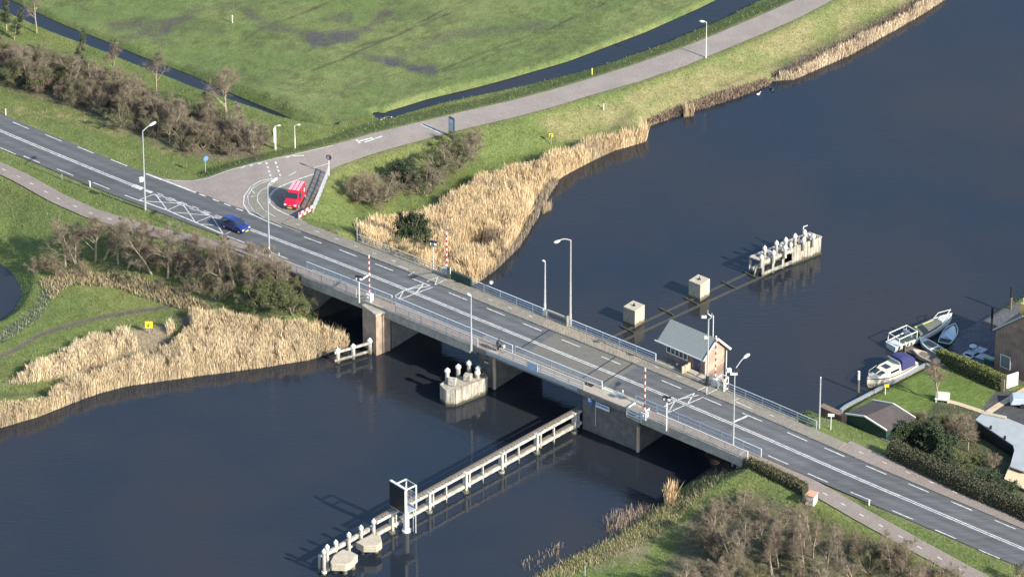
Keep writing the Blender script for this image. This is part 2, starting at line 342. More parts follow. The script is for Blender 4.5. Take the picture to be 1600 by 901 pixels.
# ground colours (the ground's own colours, by region, plus shade painted in under the bridge)
PX, PY = proj(GX, GY, GZ)
def msk(P, soft): return np.clip(.5 - sdpoly(PX, PY, P) / soft, 0, 1)
def lmask(P, wd, soft=3, sd=3): return (.5 + .5 * sst(.36, .55, n3)) * (.75 + .25 * sst(.35, .55, n2)) * np.clip((wd + (fbm(GX, GY, 3.5, sd) - .5) * wd * 2.2 - dline(PX, PY, P)) / soft, 0, 1)
Cg = np.zeros(GX.shape + (3,)); 
def base(c): Cg[:] = c
def blend(m, c, a=1.0):
    m = (np.clip(m, 0, 1) * a)[..., None]; Cg[:] = Cg * (1 - m) + np.array(c) * m
n1 = fbm(GX, GY, 9, 11); n2 = fbm(GX, GY, 2.5, 21); n3 = fbm(GX, GY, .9, 31)
base((.115,.150,.042)); blend(sst(.4, .7, n1), (.15,.165,.05), .7); blend(sst(.5, .75, n2), (.10,.125,.035), .6)
MEADOW = [(-80,-60),(1150,-60),(1150,0),(1050,48),(900,100),(760,138),(640,165),(600,176),(580,178),(540,192),(500,200),(440,184),(330,138),(200,85),(60,30),(-80,-30)]
mm = msk(MEADOW, 4); blend(mm, (.112,.15,.046)); blend(mm * sst(.42, .66, n1), (.15,.172,.058), .8); blend(mm * sst(.5, .7, n2), (.09,.13,.042), .5)
MUD = (.075,.068,.055); n4 = fbm(GX, GY, 5.5, 77)
blend(mm * sst(.56, .72, n4) * sst(.35, .6, n2), (.088,.10,.042), .45); blend(mm * sst(.60, .75, fbm(GX, GY, 1.6, 81)), (.07,.075,.035), .5)

blend(lmask([(170,38),(215,35),(260,45)], 11, 9), MUD, .8); blend(lmask([(190,60),(230,55),(262,66)], 5, 6), MUD, .55)
blend(lmask([(262,38),(310,18),(340,8),(375,14),(410,35),(440,45),(475,55),(500,62),(540,60),(570,48),(590,30),(610,22)], 12, 9), MUD, .85)
blend(lmask([(490,60),(520,62),(552,60)], 13, 8), (.07,.07,.065), .9); blend(lmask([(545,80),(570,85),(605,95),(640,105),(675,111)], 10, 7), (.075,.07,.06), .95); blend(lmask([(605,97),(650,108),(680,112)], 5, 4), (.06,.062,.065), 1)
blend(lmask([(520,30),(545,27)], 8, 7), MUD, .6); blend(lmask([(630,85),(660,72),(700,55),(760,48),(800,46),(850,40)], 8, 7), MUD, .6); blend(lmask([(500,145),(530,142),(560,135)], 6, 7), MUD, .4)
for P in ([(395,52),(430,38),(480,18),(530,-4)], [(485,112),(530,94),(580,72),(640,48),(700,22),(750,-4)], [(550,76),(620,56),(700,12),(740,-4)], [(680,113),(720,97),(780,72),(850,50),(905,24),(968,-4)], [(690,112),(730,103),(800,74),(860,52)]):
    blend(np.clip((2.0 - dline(PX, PY, P)) / 1.4, 0, 1) * (.4 + .6 * sst(.3, .6, n2)), (.06,.058,.038), .8)
# dry / yellow verges
blend(lmask([(600,176),(700,150),(850,108),(1000,58),(1130,5)], 4, 5, 5), (.17,.17,.06), .5)
SB = [(840,190),(1000,140),(1140,88),(1300,10),(1400,-50),(1500,-50),(1440,22),(1330,84),(1205,128),(1045,186),(1000,205),(900,235)]
blend(msk(SB, 14) * (.35 + .65 * sst(.3, .65, n2)), (.235,.205,.09), .8)
blend(lmask([(10,175),(100,178),(230,225),(300,245),(380,240),(440,215)], 9, 9, 7) * sst(.4,.7,n3), (.26,.20,.10), .7)
blend(msk([(-60,40),(60,80),(160,115),(250,155),(340,190),(420,215),(400,250),(320,250),(240,225),(100,165),(-60,120)], 14), (.13,.11,.07), .85)
blend(lmask([(1040,188),(1130,160),(1205,130)], 9, 5), (.17,.12,.085), .85); blend(lmask([(1215,120),(1330,72),(1470,-5)], 11, 6), (.13,.10,.075), .9)
blend(lmask([(1005,200),(1045,186),(1120,160)], 5, 4), (.14,.11,.09), .7)
# reed floors
R1A = [(-60,655),(0,655),(60,640),(110,620),(90,600),(130,572),(190,560),(250,540),(290,520),(275,498),(300,492),(340,498),(420,508),(500,520),(550,534),(545,540),(480,562),(400,575),(300,588),(200,602),(110,630),(60,650),(0,667),(-60,683)]
R1B = [(8,600),(40,578),(90,553),(140,530),(200,516),(262,506),(272,522),(255,538),(200,556),(140,578),(90,590)]
R2 = [(745,444),(775,420),(800,388),(822,348),(840,312),(858,288),(885,272),(925,250),(960,235),(1008,222),(1006,206),(940,222),(880,240),(820,262),(770,272),(735,290),(700,318),(660,338),(620,350),(575,352),(558,360),(566,395),(600,408),(640,420),(690,440)]
blend(msk(R1A, 6), (.22,.175,.10)); blend(msk(R1B, 8), (.26,.21,.12)); blend(msk(R2, 8), (.22,.17,.10))
blend(lmask([(-20,618),(60,614),(100,606),(150,585),(190,568)], 4, 4), (.09,.09,.045), .9); blend(lmask([(272,492),(290,503),(292,515),(268,530),(245,545)], 7, 5), (.10,.09,.06), .9)
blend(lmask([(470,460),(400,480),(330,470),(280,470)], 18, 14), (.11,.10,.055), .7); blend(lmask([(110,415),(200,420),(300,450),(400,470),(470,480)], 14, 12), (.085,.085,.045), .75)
blend(np.clip((4.5 - dline(PX, PY, TRACK_PX)) / 3, 0, 1), (.105,.088,.068), .95)
blend(msk([(1075,820),(1110,780),(1200,775),(1300,820),(1400,870),(1520,960),(1000,960)], 16), (.115,.10,.06), .8)
blend(lmask([(1130,730),(1060,775),(960,840),(860,890)], 7, 6), (.10,.10,.05), .8); blend(lmask([(1000,860),(930,885)], 14, 9, 9), (.20,.16,.10), .6)
blend(lmask([(880,893),(930,872),(985,852)], 7, 6, 9), (.26,.21,.14), .8); blend(lmask([(985,852),(1040,832),(1080,815)], 6, 7, 9), (.18,.15,.09), .7)
# lawn and garden
LAWN = [(1368,628),(1445,575),(1478,588),(1465,600),(1500,585),(1562,612),(1530,640),(1470,625),(1440,628),(1440,660)]
LAWN = [(1366,625),(1448,573),(1580,618),(1542,640),(1462,626),(1442,656)]
blend(msk(LAWN, 3), (.105,.15,.035)); blend(msk([(1430,545),(1500,512),(1600,470),(1660,520),(1600,600),(1572,592),(1480,560)], 3), (.10,.10,.095))
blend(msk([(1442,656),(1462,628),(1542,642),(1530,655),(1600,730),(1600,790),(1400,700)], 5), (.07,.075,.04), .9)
blend(msk([(1555,610),(1640,610),(1640,690),(1524,652)], 4), (.07,.068,.065), .95)
# worn strips beside the paving, then the darkened ground under the deck
dj = sdpoly(GX, GY, [(p[0], p[1]) for p in JUNC]); blend(np.clip(1 - np.abs(dj) / .55, 0, 1), (.17,.145,.09), .55)
_, oo = road_xo(GX, GY); blend(np.clip(1 - np.abs(np.abs(oo) - 3.3) / .5, 0, 1), (.17,.15,.09), .5)
xx_, _ = road_xo(GX, GY); blend(((np.abs(oo) < 5.6) & (xx_ > -25.5) & (xx_ < 30)).astype(float), (.045,.042,.036), .95)  # bare earth under the deck, coloured extra dark to paint in the bridge's shade
blend(np.clip((.35 - np.abs(sdpoly(GX, GY, RIVER))) / .3, 0, 1), (.05,.045,.03), .8)
_g = Cg.mean(-1, keepdims=True); Cg = Cg * .97 + _g * .03; Cg *= (.82 + .44 * n3[..., None]) * np.array([1.02, 1.01, 1.2])
gm = mat('ground_soil_and_grass', (1, 1, 1), 1.0, (.78,.80,.74), 1.6, .9, .09, attr=True, fine=5.5, spec=.05)
nx, ny = len(gx), len(gy); idx = np.arange(nx * ny).reshape(ny, nx)
Q = np.stack([idx[:-1, :-1], idx[:-1, 1:], idx[1:, 1:], idx[1:, :-1]], -1).reshape(-1, 4)
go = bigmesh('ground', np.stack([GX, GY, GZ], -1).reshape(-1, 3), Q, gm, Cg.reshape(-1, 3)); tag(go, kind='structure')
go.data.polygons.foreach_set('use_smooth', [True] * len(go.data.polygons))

# ------------------------------------------------------------------ water
wm = bpy.data.materials.new('canal_water'); wm.use_nodes = True; n = wm.node_tree.nodes; l = wm.node_tree.links; b = n['Principled BSDF']
b.inputs['Base Color'].default_value = (.021,.021,.022, 1); b.inputs['Roughness'].default_value = .045; b.inputs['IOR'].default_value = 1.36
tc = n.new('ShaderNodeTexCoord'); mp = n.new('ShaderNodeMapping'); mp.inputs['Rotation'].default_value = (0, 0, math.radians(38)); mp.inputs['Scale'].default_value = (.4, 1.5, 1)
l.new(tc.outputs['Object'], mp.inputs[0])
nz = n.new('ShaderNodeTexNoise'); nz.inputs['Scale'].default_value = 1.5; nz.inputs['Detail'].default_value = 4; nz.inputs['Roughness'].default_value = .55; nz.inputs['Distortion'].default_value = .3; l.new(mp.outputs[0], nz.inputs[0])
nb = n.new('ShaderNodeTexNoise'); nb.inputs['Scale'].default_value = .05; nb.inputs['Detail'].default_value = 3; l.new(tc.outputs['Object'], nb.inputs[0])
mr = n.new('ShaderNodeMapRange'); mr.inputs[1].default_value = .35; mr.inputs[2].default_value = .7; mr.inputs[3].default_value = .006; mr.inputs[4].default_value = .034; l.new(nb.outputs['Fac'], mr.inputs[0])
cm = n.new('ShaderNodeMix'); cm.data_type = 'RGBA'; cm.inputs[6].default_value = (.013,.019,.028,1); cm.inputs[7].default_value = (.025,.024,.025,1); cr = n.new('ShaderNodeMapRange'); cr.inputs[1].default_value = .35; cr.inputs[2].default_value = .7
nc = n.new('ShaderNodeTexNoise'); nc.inputs['Scale'].default_value = .035; nc.inputs['Detail'].default_value = 5; l.new(tc.outputs['Object'], nc.inputs[0]); l.new(nc.outputs['Fac'], cr.inputs[0]); l.new(cr.outputs[0], cm.inputs[0]); l.new(cm.outputs[2], b.inputs['Base Color'])
bp = n.new('ShaderNodeBump'); bp.inputs['Strength'].default_value = 1; l.new(mr.outputs[0], bp.inputs['Distance']); l.new(nz.outputs['Fac'], bp.inputs['Height']); l.new(bp.outputs[0], b.inputs['Normal'])
o = bigmesh('water', [(-1500, -1500, 0), (1500, -1500, 0), (1500, 1500, 0), (-1500, 1500, 0)], [(0, 1, 2, 3)], wm); tag(o, kind='structure')

# ------------------------------------------------------------------ roads and paths
def strip(x0, x1, o0, o1, dz=0.0, step=1.5, thick=0):
    xs = np.linspace(x0, x1, max(2, int((x1 - x0) / step) + 1)); m = MB(); 
    a = [RP(x, o0, dz) for x in xs]; c = [RP(x, o1, dz) for x in xs]; n_ = len(xs)
    if not thick: m.add(a + c, [(i, i + 1, n_ + i + 1, n_ + i) for i in range(n_ - 1)])
    else:
        a2 = [p - Vector((0, 0, thick)) for p in a]; c2 = [p - Vector((0, 0, thick)) for p in c]
        m.loft([[a[i], c[i], c2[i], a2[i]] for i in range(n_)])
    return m
def merge(*ms):
    r = MB()
    for m in ms: r.add(m.v, m.f)
    return r
_of = np.linspace(-3.2, 3.2, 33); _xr = np.arange(-120, 120.1, .75); RV = np.array([[RP(x, o)[:] for o in _of] for x in _xr]); _OX = np.repeat(_xr[:, None], 33, 1); _OO = np.repeat(_of[None], len(_xr), 0)
_lane = np.abs(_OO) - 1.5; _w = 1 - .16 * np.exp(-((np.abs(_lane) - .75) / .28) ** 2) + .07 * np.exp(-(_lane / .3) ** 2) - .10 * sst(2.6, 3.15, np.abs(_OO)); _w *= .90 + .2 * fbm(_OX, _OO * 6, 9, 5); _w *= .95 + .10 * vnoise(_OX, _OO * 0 + (np.sign(_OO) * 40), 14, 8)
for a_, b_, c_, d_, k_ in ((-52, -47, -3.2, -.2, .82), (-26, -23.2, .1, 3.2, .86), (33, 41, -3.2, -.1, .88), (47, 49.5, .1, 3.2, 1.12), (-6, -3.5, .1, 3.2, .87), (24, 25, -3.2, 3.2, .85)): _w = np.where((_OX > a_) & (_OX < b_) & (_OO > c_) & (_OO < d_), _w * k_, _w)
M_asph2 = mat('asphalt_worn', (.100,.102,.106), .85, (.078,.082,.086), 1.0, .8, .004, stretch=(.05, 1.3, 1), fine=9, rotz=RZT, attr=True)
_id = np.arange(RV.shape[0] * 33).reshape(-1, 33); _Q = np.stack([_id[:-1, :-1], _id[1:, :-1], _id[1:, 1:], _id[:-1, 1:]], -1).reshape(-1, 4)
tag(bigmesh('main_road', RV.reshape(-1, 3), _Q, M_asph2, np.repeat(_w.reshape(-1, 1), 3, 1)), kind='structure')
# patches of other asphalt over the lifting span and joints
xa, _ = xoff(826, 548); xb, _ = xoff(975, 585)
strip(xa, xb, -3.18, 3.18, .008).build('bridge_road_patch', mat('worn_bridge_asphalt', (.135,.128,.11), .9, (.105,.10,.09), 1.2, .9, .003, stretch=(.2,2,1), fine=10, rotz=RZT), kind='structure', loc=(0, 0, 0))
JL = [Vector(p) for p in JUNC]
def zone(name, pts, m, dz, fn=RZ, cell=1.5):
    bm = bmesh.new(); vs = [bm.verts.new((p[0], p[1], 0)) for p in pts]; es = [bm.edges.new((vs[i], vs[(i + 1) % len(vs)])) for i in range(len(vs))]
    bmesh.ops.triangle_fill(bm, edges=es, use_beauty=True)
    X = [p[0] for p in pts]; Y = [p[1] for p in pts]
    for ax, lo, hi in ((0, min(X), max(X)), (1, min(Y), max(Y))):
        t = math.ceil(lo / cell) * cell
        while t < hi:
            co = (t, 0, 0) if ax == 0 else (0, t, 0); no = (1, 0, 0) if ax == 0 else (0, 1, 0)
            bmesh.ops.bisect_plane(bm, geom=bm.verts[:] + bm.edges[:] + bm.faces[:], plane_co=co, plane_no=no); t += cell
    P = np.array([v.co[:] for v in bm.verts]); Z = fn(P[:, 0], P[:, 1]) + dz
    for v, z in zip(bm.verts, Z): v.co.z = z
    bmesh.ops.recalc_face_normals(bm, faces=bm.faces)
    if sum(f.normal.z for f in bm.faces) < 0: bmesh.ops.reverse_faces(bm, faces=bm.faces)
    me = bpy.data.meshes.new(name); bm.to_mesh(me); bm.free(); me.materials.append(m); o = bpy.data.objects.new(name, me); COL.objects.link(o)
    return tag(o, kind='structure')
zone('side_road', JL, M_side, -.012)
RZm = lambda X, Y: Zc(road_xo(X, Y)[0])
def pz(L, fn=RZ): return [on(a, b, fn) for a, b in L]
# cycle path loop around the lay-by
zone('cycle_path_loop', pz([(480,347),(462,341),(443,333),(431,327),(422,318),(421,307),(427,299),(437,292),(425,283),(408,287),(395,295),(387,306),(388,318),(398,330),(414,341),(440,352),(470,364)]), M_bpath, .012)
zone('layby', pz([(491,273),(473,278.5),(455,285.5),(437,293),(428,299),(423,307),(423,318),(431,326),(443,332),(462,340),(472,331),(490,305),(502,285)]), mat('layby_asphalt', (.20,.175,.15), .9, (.155,.14,.12), 1, .9, .003, fine=8), .02)
xl, _ = xoff(436, 352)
mp_ = merge(strip(xl, 34, 3.3, 5.0, .10, thick=.3)); mp_.build('bridge_cycle_path', M_bpath, kind='structure', loc=(0, 0, 0))
strip(34, 120, 3.3, 5.75, .02, thick=.2).build('far_cycle_path', M_rpath, kind='structure', loc=(0, 0, 0))
strip(xl, 36, 3.2, 3.3, .12, thick=.25).build('kerb', M_cdark, kind='structure', loc=(0, 0, 0))
def ribbon(P3, hw, dz):
    m = MB(); n_ = len(P3); L = []; R = []
    for i, p in enumerate(P3):
        a = Vector(P3[max(i - 1, 0)]); c = Vector(P3[min(i + 1, n_ - 1)]); d = (c - a); d.z = 0; d.normalize(); s = Vector((-d.y, d.x, 0))
        h = hw[i] if isinstance(hw, (list, tuple)) else hw
        L.append(Vector(p) + s * h + Vector((0, 0, dz))); R.append(Vector(p) - s * h + Vector((0, 0, dz)))
    m.add(L + R, [(i, n_ + i, n_ + i + 1, i + 1) for i in range(n_ - 1)]); return m
def dens(P3, step=1.0):
    out = []
    for a, b in zip(P3[:-1], P3[1:]):
        a, b = Vector(a), Vector(b); k = max(1, int((b - a).length / step)); out += [a.lerp(b, i / k) for i in range(k)]
    return out + [Vector(P3[-1])]
ribbon(dens(LP3), 1.15, .03).build('near_cycle_path', M_rpath, kind='structure', loc=(0, 0, 0))
ribbon(dens(RP3), 1.2, .03).build('near_cycle_path_east', M_rpath, kind='structure', loc=(0, 0, 0))
strip(-31, 28, -5.05, -3.3, .10, thick=.3).build('bridge_footway', M_rpath, kind='structure', loc=(0, 0, 0))
# white paint
mk = MB()
def seg(p, q, wd, fn, dz):
    p, q = Vector(p), Vector(q); d = q - p; d.z = 0; L = d.length
    if L < .01: return
    d.normalize(); s = Vector((-d.y, d.x, 0)) * wd / 2; k = max(1, int(L / 1.5)); vs = []
    for i in range(k + 1):
        c = p.lerp(q, i / k)
        for sg in (1, -1):
            v = c + s * sg; v.z = float(fn(v.x, v.y)) + dz; vs.append(v)
    mk.add(vs, [(2 * i, 2 * i + 1, 2 * i + 3, 2 * i + 2) for i in range(k)])
def line(L, wd=.12, fn=RZm, dz=.016, dash=None):
    P = [on(a, b, fn) for a, b in L]
    if not dash:
        for a, b in zip(P[:-1], P[1:]): seg(a, b, wd, fn, dz)
    else:
        P = dens(P, .1); acc = 0; st = None
        for a, b in zip(P[:-1], P[1:]):
            ph = acc % (dash[0] + dash[1])
            if ph < dash[0]: seg(a, b, wd, fn, dz)
            acc += (b - a).length
UPD = [(20,191),(71,210.5),(121,229.3),(173,249.3)]
def rdash(px, py, ln=2.75, off=None, wd=.14):
    x, o = xoff(px, py); o = o if off is None else off
    k = ln / math.hypot(1, float(Sl(x))); a = RP(x, o); c = RP(x + k, o); seg(a, c, wd, RZm, .016)
for px, py in UPD + [(-32,172),(475,370),(530,390),(586,412),(644,435),(701,457),(760,481),(817,505),(877,530),(940,557),(1034,594),(1097,620),(1160,645),(1230,675),(1288,699),(1353,727),(1419,755),(1486,783),(1554,812)]:
    rdash(px, py)
for px, py in [(0,231),(37,244),(89,264),(145,285),(195,305),(355,369),(422,394),(945,604),(1200,711),(1262,739),(1329,768),(1394,797),(1461,827),(1529,858)]: rdash(px, py)
x0, _ = xoff(228, 271); x1, _ = xoff(306, 301); 
line([(228,271.5),(267,286),(306,301)], .28)
for a in [(311,303),(332,311),(350,318),(369,325.5),(388,333)]: rdash(*a, ln=1.1, wd=.2)
line([(258,280),(277,282.8),(299,282.8),(324,278.5),(360,265.5),(400,255)], .1, RZ, .012); line([(400,255),(440,246),(480,237),(520,227.5)], .08, RZ, .012)
# centre double line
def cstrip(px0, px1, off, wd):
    a, _ = xoff(px0, 450 + (px0 - 800) * .42); a = (px0 - 800) / 13.2; c = (px1 - 800) / 13.2
    s = strip(a, c, off - wd / 2, off + wd / 2, .016); mk.add(s.v, s.f)
x227 = xoff(213, 287)[0]; x366 = xoff(366, 347)[0]
for (xa_, xb_) in ((-120, x227), (x366, 120)):
    for of in (-.15, .15): s = strip(xa_, xb_, of - .07, of + .07, .016); mk.add(s.v, s.f)
s = strip(x227, x227 + 1.2, -.35, .35, .016); mk.add(s.v, s.f); s = strip(x227 + 1.5, x227 + 2.4, -.25, .2, .016); mk.add(s.v, s.f)
for px, py in [(246,301.5),(264,308.5),(282,315.5),(300,322.7),(318,329.7),(336,336.6)]:
    for of in (-.28, 0, .28):
        x, o_ = xoff(px, py); s = strip(x, x + .8, of - .06, of + .06, .016); mk.add(s.v, s.f)
A_, B_, C_ = (242.6,303), (285,318), (331,337.6); a_, b_, c_, d_ = (218,312), (261.6,328.7), (305.6,347.5), (349,366)
for P in ([a_, A_], [A_, b_], [b_, B_], [B_, c_], [c_, C_], [C_, d_], [A_, B_, C_], [(228,314.6),(285,318)], [(269,331.4),(328,336.8)], [(310,350),(335,352)], [(352,366),(360,362)]): line(P, .13)
line([a_, (228,316.5), b_, c_, d_], .2)
# loop lines
line([(440,355),(420,347),(400,338),(388,331),(380,319),(381.5,306),(392,292),(406,283),(421,280)], .16, RZ, .022)
line([(413,341),(397,330.5),(388,318),(387,306),(394,295),(407,287),(424,281)], .1, RZ, .03)
line([(429,285),(418,292.5),(407,298.6),(402,306),(402.4,314.5),(412,328)], .1, RZ, .03); line([(414.6,330),(430.5,339)], .1, RZ, .03)
line([(491,272.4),(473,278),(455,285),(436.6,292.5),(427,298.6),(421.5,307),(421.5,318),(430.5,326.7),(442.7,332.8),(460,340)], .18, RZ, .036)
line([(416,253.4),(424.4,280.3)], .22, RZ, .012, (.55,.5)); line([(430.5,252.8),(438.5,276.6)], .22, RZ, .012, (.55,.5))
line([(451,275),(463,268)], .12, RZ, .012); line([(490,262.5),(515,255)], .1, RZ, .012); line([(376,262),(414,254)], .3, RZ, .012, (.5,.6)); line([(446,246.5),(455,244),(475,243)], .2, RZ, .012)
line([(393,297),(398,303)], .14, RZ, .03); line([(392,308),(399,306)], .14, RZ, .03)
# arrow and splitter on the side road
line([(560,221),(582,215.5)], .3, RZ, .012); line([(570,222.5),(597,213)], .25, RZ, .012); line([(557,218.5),(562,224)], .3, RZ, .012)
line([(660,192),(691,206.5)], .16, RZ, .012); line([(657,194),(688,208.5)], .16, RZ, .012)
# stop boxes before the barriers
for P in ([(617,462.5),(631,453.5),(662,443.5)], [(621,469),(649,458.5),(676,448.5)], [(631,453.5),(622.5,469)], [(662,443.5),(649,458.5)], [(640,451.5),(671,447)],
          [(1037.5,635),(1055,626),(1085,614)], [(1042.5,645),(1074,631),(1099,620)], [(1055,626),(1044,644)], [(1085,614),(1074,631)], [(1063,623),(1092,617)]): line(P, .14)
line([(1145,659.5),(1168,649.5)], .3)
RZb = lambda X, Y: Zc(road_xo(X, Y)[0]) + .1
for P in ([(666.5,440),(684,432.6),(679.5,445),(697.5,436)], [(638,430),(648,424.5)], [(622,415),(638,421)], [(1090,610),(1105,603),(1104,616),(1120,608)], [(1150,627),(1174,638)], [(1145,626),(1155,622)]): line(P, .12, RZb, .012)
for px, py in [(458,352),(486,365),(513,378),(541,391),(567,404),(596,416),(745,478),(777,490),(810,490+13),(872,520),(902,532),(930,545),(960,557),(1020,574),(1055,588),(1205,646)]:
    x, o_ = xoff(px, py, .1); s = strip(x, x + .45, 4.1, 4.2, .112); mk.add(s.v, s.f)
for px in np.arange(1235, 1640, 32.6):
    x = (px - 800) / 13.15; s = strip(x, x + .5, 4.5, 4.62, .03); mk.add(s.v, s.f)
fLP = lambda X, Y: Zc(road_xo(X, Y)[0]) - .09
for px, py in [(6,265),(29,276),(49,287),(72,300),(92,311),(117,322),(142,333),(171,342),(200,351),(231,359),(265,367),(297,374),(332,381),(361,387)]: line([(px - 3, py - 1.4), (px + 3, py + 1.4)], .12, fLP, .012)
fRPz = lambda X, Y: Zc(road_xo(X, Y)[0]) - .07
for px, py in RPATH[3:-1]: line([(px - 3.5, py - 2), (px + 3.5, py + 2)], .14, fRPz, .012)
mk.build('road_markings', M_white, kind='structure', loc=(0, 0, 0))
# expansion joints across the deck
jm = MB()
for px, py in ((826,535),(930,577),(953,590)):
    x, _ = xoff(px, py); s = strip(x, x + .12, -3.17, 3.17, .02); jm.add(s.v, s.f)
jm.build('road_joints', M_dark, kind='structure', loc=(0, 0, 0))


# ================================================================== BRIDGE
def wx(px, py): # where a pixel at water level lies in road coordinates
    p = G(px, py, 0); x, o = road_xo(p[0], p[1]); return float(x), float(o)
br = thing('road_bridge', RP(0, 0, -5.6), 'long grey road bridge on brick and concrete piers crossing the dark canal', 'bridge')
xL = xoff(478, 428)[0]; xR = xoff(1168, 712)[0]
xp1 = xoff(604, 470)[0]; xp2a, xp2b = wx(750, 597)[0], wx(773, 608)[0]; xp3a, xp3b = wx(909, 670)[0], wx(998, 705)[0]
o3 = wx(998, 705)[1]; o2 = wx(773, 608)[1]
def slab(x0, x1, o0, o1, dz, th): return strip(x0, x1, o0, o1, dz, thick=th)
merge(slab(xL, xR, -4.9, 5.0, -.22, .45), slab(xL, xp2a, -4.1, 4.3, -.68, .95), slab(xp3b, xR, -4.1, 4.3, -.68, .95), slab(xp2b, xp3a, -3.8, 4.0, -.68, .5)).build('deck', M_cdark, br)
slab(xL, xp2a - .02, -5.18, -4.92, .14, 1.15).build('edge_beam', M_conc, br)
slab(xp3b + .02, xR, -5.18, -4.92, .14, 1.15).build('edge_beam', M_conc, br)
slab(xL, xR, 5.02, 5.25, .16, 1.0).build('edge_beam', M_conc, br)
slab(xp2b, xp3a - .02, -5.12, -4.95, .12, .42).build('edge_beam', mat('bluish_steel_beam', (.33,.37,.38), .5), br)
# brackets of the lifting leaf
for x in np.linspace(xp2b + .8, xp3a - .8, 6):
    MB().beam(RP(x, -5.05, -.25), RP(x, -3.9, -1.0), .12, .18).build('bracket', M_bsteel, br)
# planked walkway on the lifting span, far side
xw0, xw1 = xoff(858, 498)[0], xoff(1000, 560)[0]
M_plank = mat('worn_deck_planks', (.30,.26,.20), .85, (.15,.13,.10), 3.0, 1.0, .01, stretch=(2.6, .2, 1), fine=10, rotz=RZT)
m = MB(); xx = xw0
while xx < xw1:
    s = strip(xx, xx + .30, 3.34, 5.0, .125, thick=.03); m.add(s.v, s.f); xx += .34
m.build('timber_walkway', M_plank, br)
xn0, xn1 = xp2b + .1, xoff(985, 636)[0]
strip(xn0, xn1, -4.95, -3.95, .115, thick=.03).build('timber_walkway', mat('pale_walkway_planks', (.34,.30,.25), .85, (.24,.20,.17), 3.0, .9, .01, stretch=(.3, 3, 1), fine=10, rotz=RZT), br)
def block(x0, x1, o0, o1, z0, z1):
    P = [RP(x0, o0), RP(x1, o0), RP(x1, o1), RP(x0, o1)]; return MB().prism([(p.x, p.y) for p in P], z0, z1)
# left pier with its slanted brick head
P1 = [tuple((G(a, b, 5.5) - np.array(ND) * .65)[:2]) for a, b in [(572,472.5),(593,487.5),(615,479.5),(595,464)]]
hd = MB().prism(P1, -1.2, 5.18).build('pier_head', M_pbrick, br)
cx_, cy_ = np.mean([p[0] for p in P1]), np.mean([p[1] for p in P1])
MB().prism([(cx_ + (p[0] - cx_) * 1.05, cy_ + (p[1] - cy_) * 1.05) for p in P1], 5.19, 5.5).build('cap', M_conc, br)
c = Vector(G(588, 477, 5.5)); MB().box((c.x, c.y, 5.54), (.75, .75, .06), .9).build('hatch', M_wpaint, br)
xq_, oq_ = wx(613, 545)
block(xq_ - 1.5, xq_ - .05, oq_ + .05, 5.0, -1.2, 4.6).build('pier', M_cdark, br)
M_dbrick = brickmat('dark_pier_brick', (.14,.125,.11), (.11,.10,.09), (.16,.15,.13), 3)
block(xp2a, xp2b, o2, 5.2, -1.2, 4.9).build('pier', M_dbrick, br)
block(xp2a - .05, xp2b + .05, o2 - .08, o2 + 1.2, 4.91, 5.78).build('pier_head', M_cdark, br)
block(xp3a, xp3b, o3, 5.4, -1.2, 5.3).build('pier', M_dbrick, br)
block(xp3a - .06, xp3b + .06, o3 - .12, o3 + 1.1, 5.31, 5.80).build('cap', M_conc, br)
# corner fender posts
for (px, py) in ((772.5, 607), (997, 705)):
    p = Vector(G(px, py, 0)); q = p + Vector((0, 0, 5.35 if px < 800 else 3.3)); p.z = -1
    MB().cyl(p, q, .2, .2, 10).build('corner_post', mat('rust_streaked_concrete', (.50,.43,.35), .85, (.42,.20,.09), 1.2, .9, .0, stretch=(2, 2, .5)), br)
# ladder rungs on the middle pier
m = MB()
for k in range(4):
    p = Vector(G(765, 545 + 5 * k, 4.6)); a = RP(xp2b - 1.0, o2 - .14, 0); m.beam((a.x, a.y, 4.9 - k * .45), Vector((a.x, a.y, 4.9 - k * .45)) + RD * .5, .06, .06); m.build('rung', M_dark, br); m = MB()

a = RP(xp2b - 1.1, o2 - .12, 0); MB().beam((a.x, a.y, 3.2), Vector((a.x, a.y, 3.2)) + RD * .6, .05, .14).build('number_plate', M_wpaint, br)
block(xL - 1.6, xL + .6, -4.7, 4.9, .0, 5.0).build('abutment', M_cdark, br)
block(xR - .8, xR + 1.2, -4.9, 4.9, .0, 5.0).build('abutment', M_cdark, br)
def railing(pts, h, rails, mt, step=2.0, r=.045, top=.06, parent=br, infill=None):
    m = MB(); P = [Vector(p) for p in pts]
    for k, f in enumerate(rails):
        rr = top if k == 0 else r
        for a, b in zip(P[:-1], P[1:]): m.cyl(a + Vector((0, 0, h * f)), b + Vector((0, 0, h * f)), rr, rr, 6)
    for e in (P[0], P[-1]): m.cyl(e, e + Vector((0, 0, h)), top, top, 6)
    ra = m.build('railing', mt, parent)
    acc = 0; nxt = step
    for a, b in zip(P[:-1], P[1:]):
        L = (b - a).length
        while nxt < acc + L:
            q = a.lerp(b, (nxt - acc) / L)
            if (q - P[-1]).length > step * .5: MB().cyl(q, q + Vector((0, 0, h)), r, r, 6).build('post', mt, ra)
            nxt += step
        acc += L
    return ra
def rl(x0, x1, off, dz=.1, step=4): 
    n_ = max(2, int(abs(x1 - x0) / step) + 1); return [RP(x, off, dz) for x in np.linspace(x0, x1, n_)]
X = lambda px, py, dz=.1: xoff(px, py, dz)[0]
R3 = (1, .68, .36)
railing(rl(X(474, 424), X(605, 478), -3.55), 1.0, R3, M_bsteel, 2.6)
railing(rl(X(611, 480), X(793, 556), -3.55), 1.0, R3, M_bsteel, 2.6)
railing(rl(X(798, 557), X(934, 612), -3.5), 1.0, R3, M_bsteel, 2.6)
railing(rl(X(989, 632), X(1188, 714), -3.5), 1.0, (1, .5, .1), M_bsteel, 3.0)
